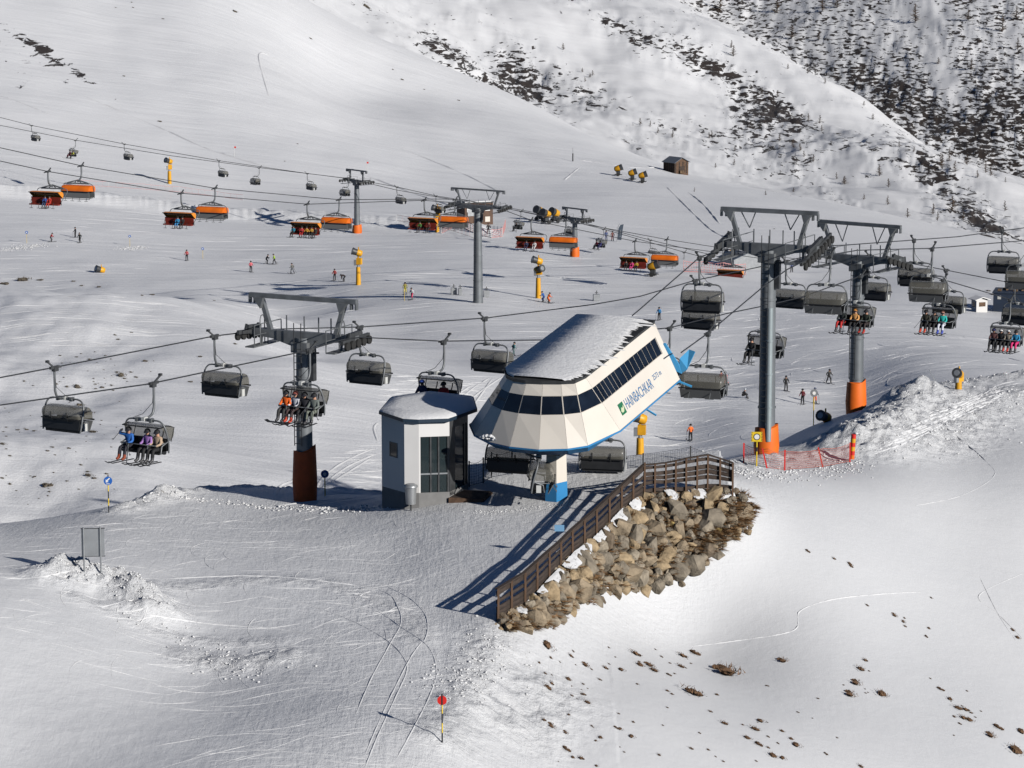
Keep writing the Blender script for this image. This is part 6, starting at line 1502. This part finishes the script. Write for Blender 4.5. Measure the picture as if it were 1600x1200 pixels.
for _ in range(420):
    px, py = rn_.uniform(-20, 720), rn_.uniform(800, 1200)
    if px < 330 and py > 960 + px * .5: continue
    if py < 845 - px * .25 + 15 and px < 270: continue
    p = G(px, py); a = rn_.choice([R(200), R(215), R(160), R(240)]) + rn_.gauss(0, .35); L = rn_.uniform(1.0, 5); kq = rn_.uniform(-.35, .35); pts3 = [p]
    for i in range(9): a += kq * L / 9; q = pts3[-1] + Vector((math.cos(a), math.sin(a), 0)) * L / 9; pts3.append(q)
    track(m, pts3, rn_.uniform(.018, .04), rn_.uniform(.005, .013), .6, rn_)
o = m.build('ski_scratches', M_SNOW, None, kind='stuff'); tag(o, 'countless short ski scratches on the plateau snow', 'ski tracks')
m = MB()
for pl in ([(585,700),(540,720),(505,745),(492,770)],[(590,708),(545,728),(512,752),(498,775)],[(580,715),(540,740),(500,765)],[(430,775),(437,760),(455,752),(462,748)],[(436,775),(443,763),(458,756)],[(590,660),(584,670),(590,690)],[(740,600),(700,625),(660,650)],[(750,598),(715,625),(680,652)],[(790,585),(740,620),(720,645)],[(770,590),(735,640),(722,660)]):
    track(m, pxcurve(pl), .16, .07, .3)
for _ in range(70):
    px, py = rn_.uniform(520, 620), rn_.uniform(690, 785)
    if py < 1090 - px * .68: continue
    p = G(px, py); a = R(225) + rn_.gauss(0, .15); pts3 = [p + Vector((math.cos(a), math.sin(a), 0)) * i * .7 for i in range(7)]; track(m, pts3, rn_.uniform(.05, .12), rn_.uniform(.03, .06), .6, rn_)
for _ in range(90):
    px, py = rn_.uniform(640, 790), rn_.uniform(585, 640)
    p = G(px, py); a = rn_.choice([R(225), R(200), R(250)]) + rn_.gauss(0, .2); pts3 = [p + Vector((math.cos(a), math.sin(a), 0)) * i * .9 for i in range(7)]; track(m, pts3, rn_.uniform(.07, .16), rn_.uniform(.04, .09), .6, rn_)
o = m.build('valley_tracks', M_SNOW, None, kind='stuff'); tag(o, 'ski tracks crossing the valley behind the hut', 'ski tracks')
m = MB()
for _ in range(420):
    px, py = rn_.uniform(1000, 1600), rn_.uniform(470, 700)
    if py > 640 and px > 1180: continue
    p = G(px, py)
    if p.y < 230: continue
    a = rn_.choice([R(190), R(215), R(160), R(235)]) + rn_.gauss(0, .3); L = rn_.uniform(2, 9); kq = rn_.uniform(-.15, .15); pts3 = [p]
    for i in range(9): a += kq * L / 9; pts3.append(pts3[-1] + Vector((math.cos(a), math.sin(a), 0)) * L / 9)
    track(m, pts3, rn_.uniform(.04, .1), rn_.uniform(.015, .045), .6, rn_)
for _ in range(260):
    px, py = rn_.uniform(0, 1000), rn_.uniform(330, 545); p = G(px, py)
    if p.y < 330: continue
    a = R(183) + rn_.gauss(0, .12); L = rn_.uniform(4, 16); pts3 = [p + Vector((math.cos(a), math.sin(a), 0)) * i * L / 8 for i in range(9)]
    track(m, pts3, rn_.uniform(.06, .13), rn_.uniform(.02, .05), .6, rn_)
o = m.build('piste_scratches', M_SNOW, None, kind='stuff'); tag(o, 'countless ski scratches on the pistes behind', 'ski tracks')
m = MB()
for pl in ([(900,250),(940,255),(985,262),(1030,262)],[(905,262),(895,270),(881,282)],[(1040,290),(1075,325),(1110,358),(1135,372)],[(1075,300),(1100,320),(1125,350)],[(1600,895),(1530,930),(1560,960),(1600,1000)],[(1470,660),(1540,720),(1552,745),(1500,775),(1430,790)],[(1080,1010),(1160,1000),(1240,985),(1250,955),(1300,937),(1380,928),(1440,925)],[(1530,900),(1560,960),(1590,1005)],[(0,150),(30,160),(80,180)],[(440,100),(405,85),(420,150)],[(560,270),(640,300),(760,340)],[(130,150),(250,200),(330,235),(420,262)],[(620,230),(720,270),(790,305)]):
    track(m, pxcurve(pl), .05 if pl[0][1] > 600 else .3, .02 if pl[0][1] > 600 else .14, .95, rn_)
for k in range(13):
    o_ = k * 6.0 + rn_.uniform(-4, 4); track(m, pxcurve([(1360 + o_ * 1.2, 712 - o_ * .9), (1420 + o_ * 1.5, 690 - o_ * 1.0), (1490 + o_, 655 - o_ * .75), (1560 + o_ * .6, 625 - o_ * .45 + k % 3)]), .06, .025, .95, rn_)
o = m.build('far_tracks', M_SNOW, None, kind='stuff'); tag(o, 'single tracks and footprints crossing untouched snow', 'ski tracks')
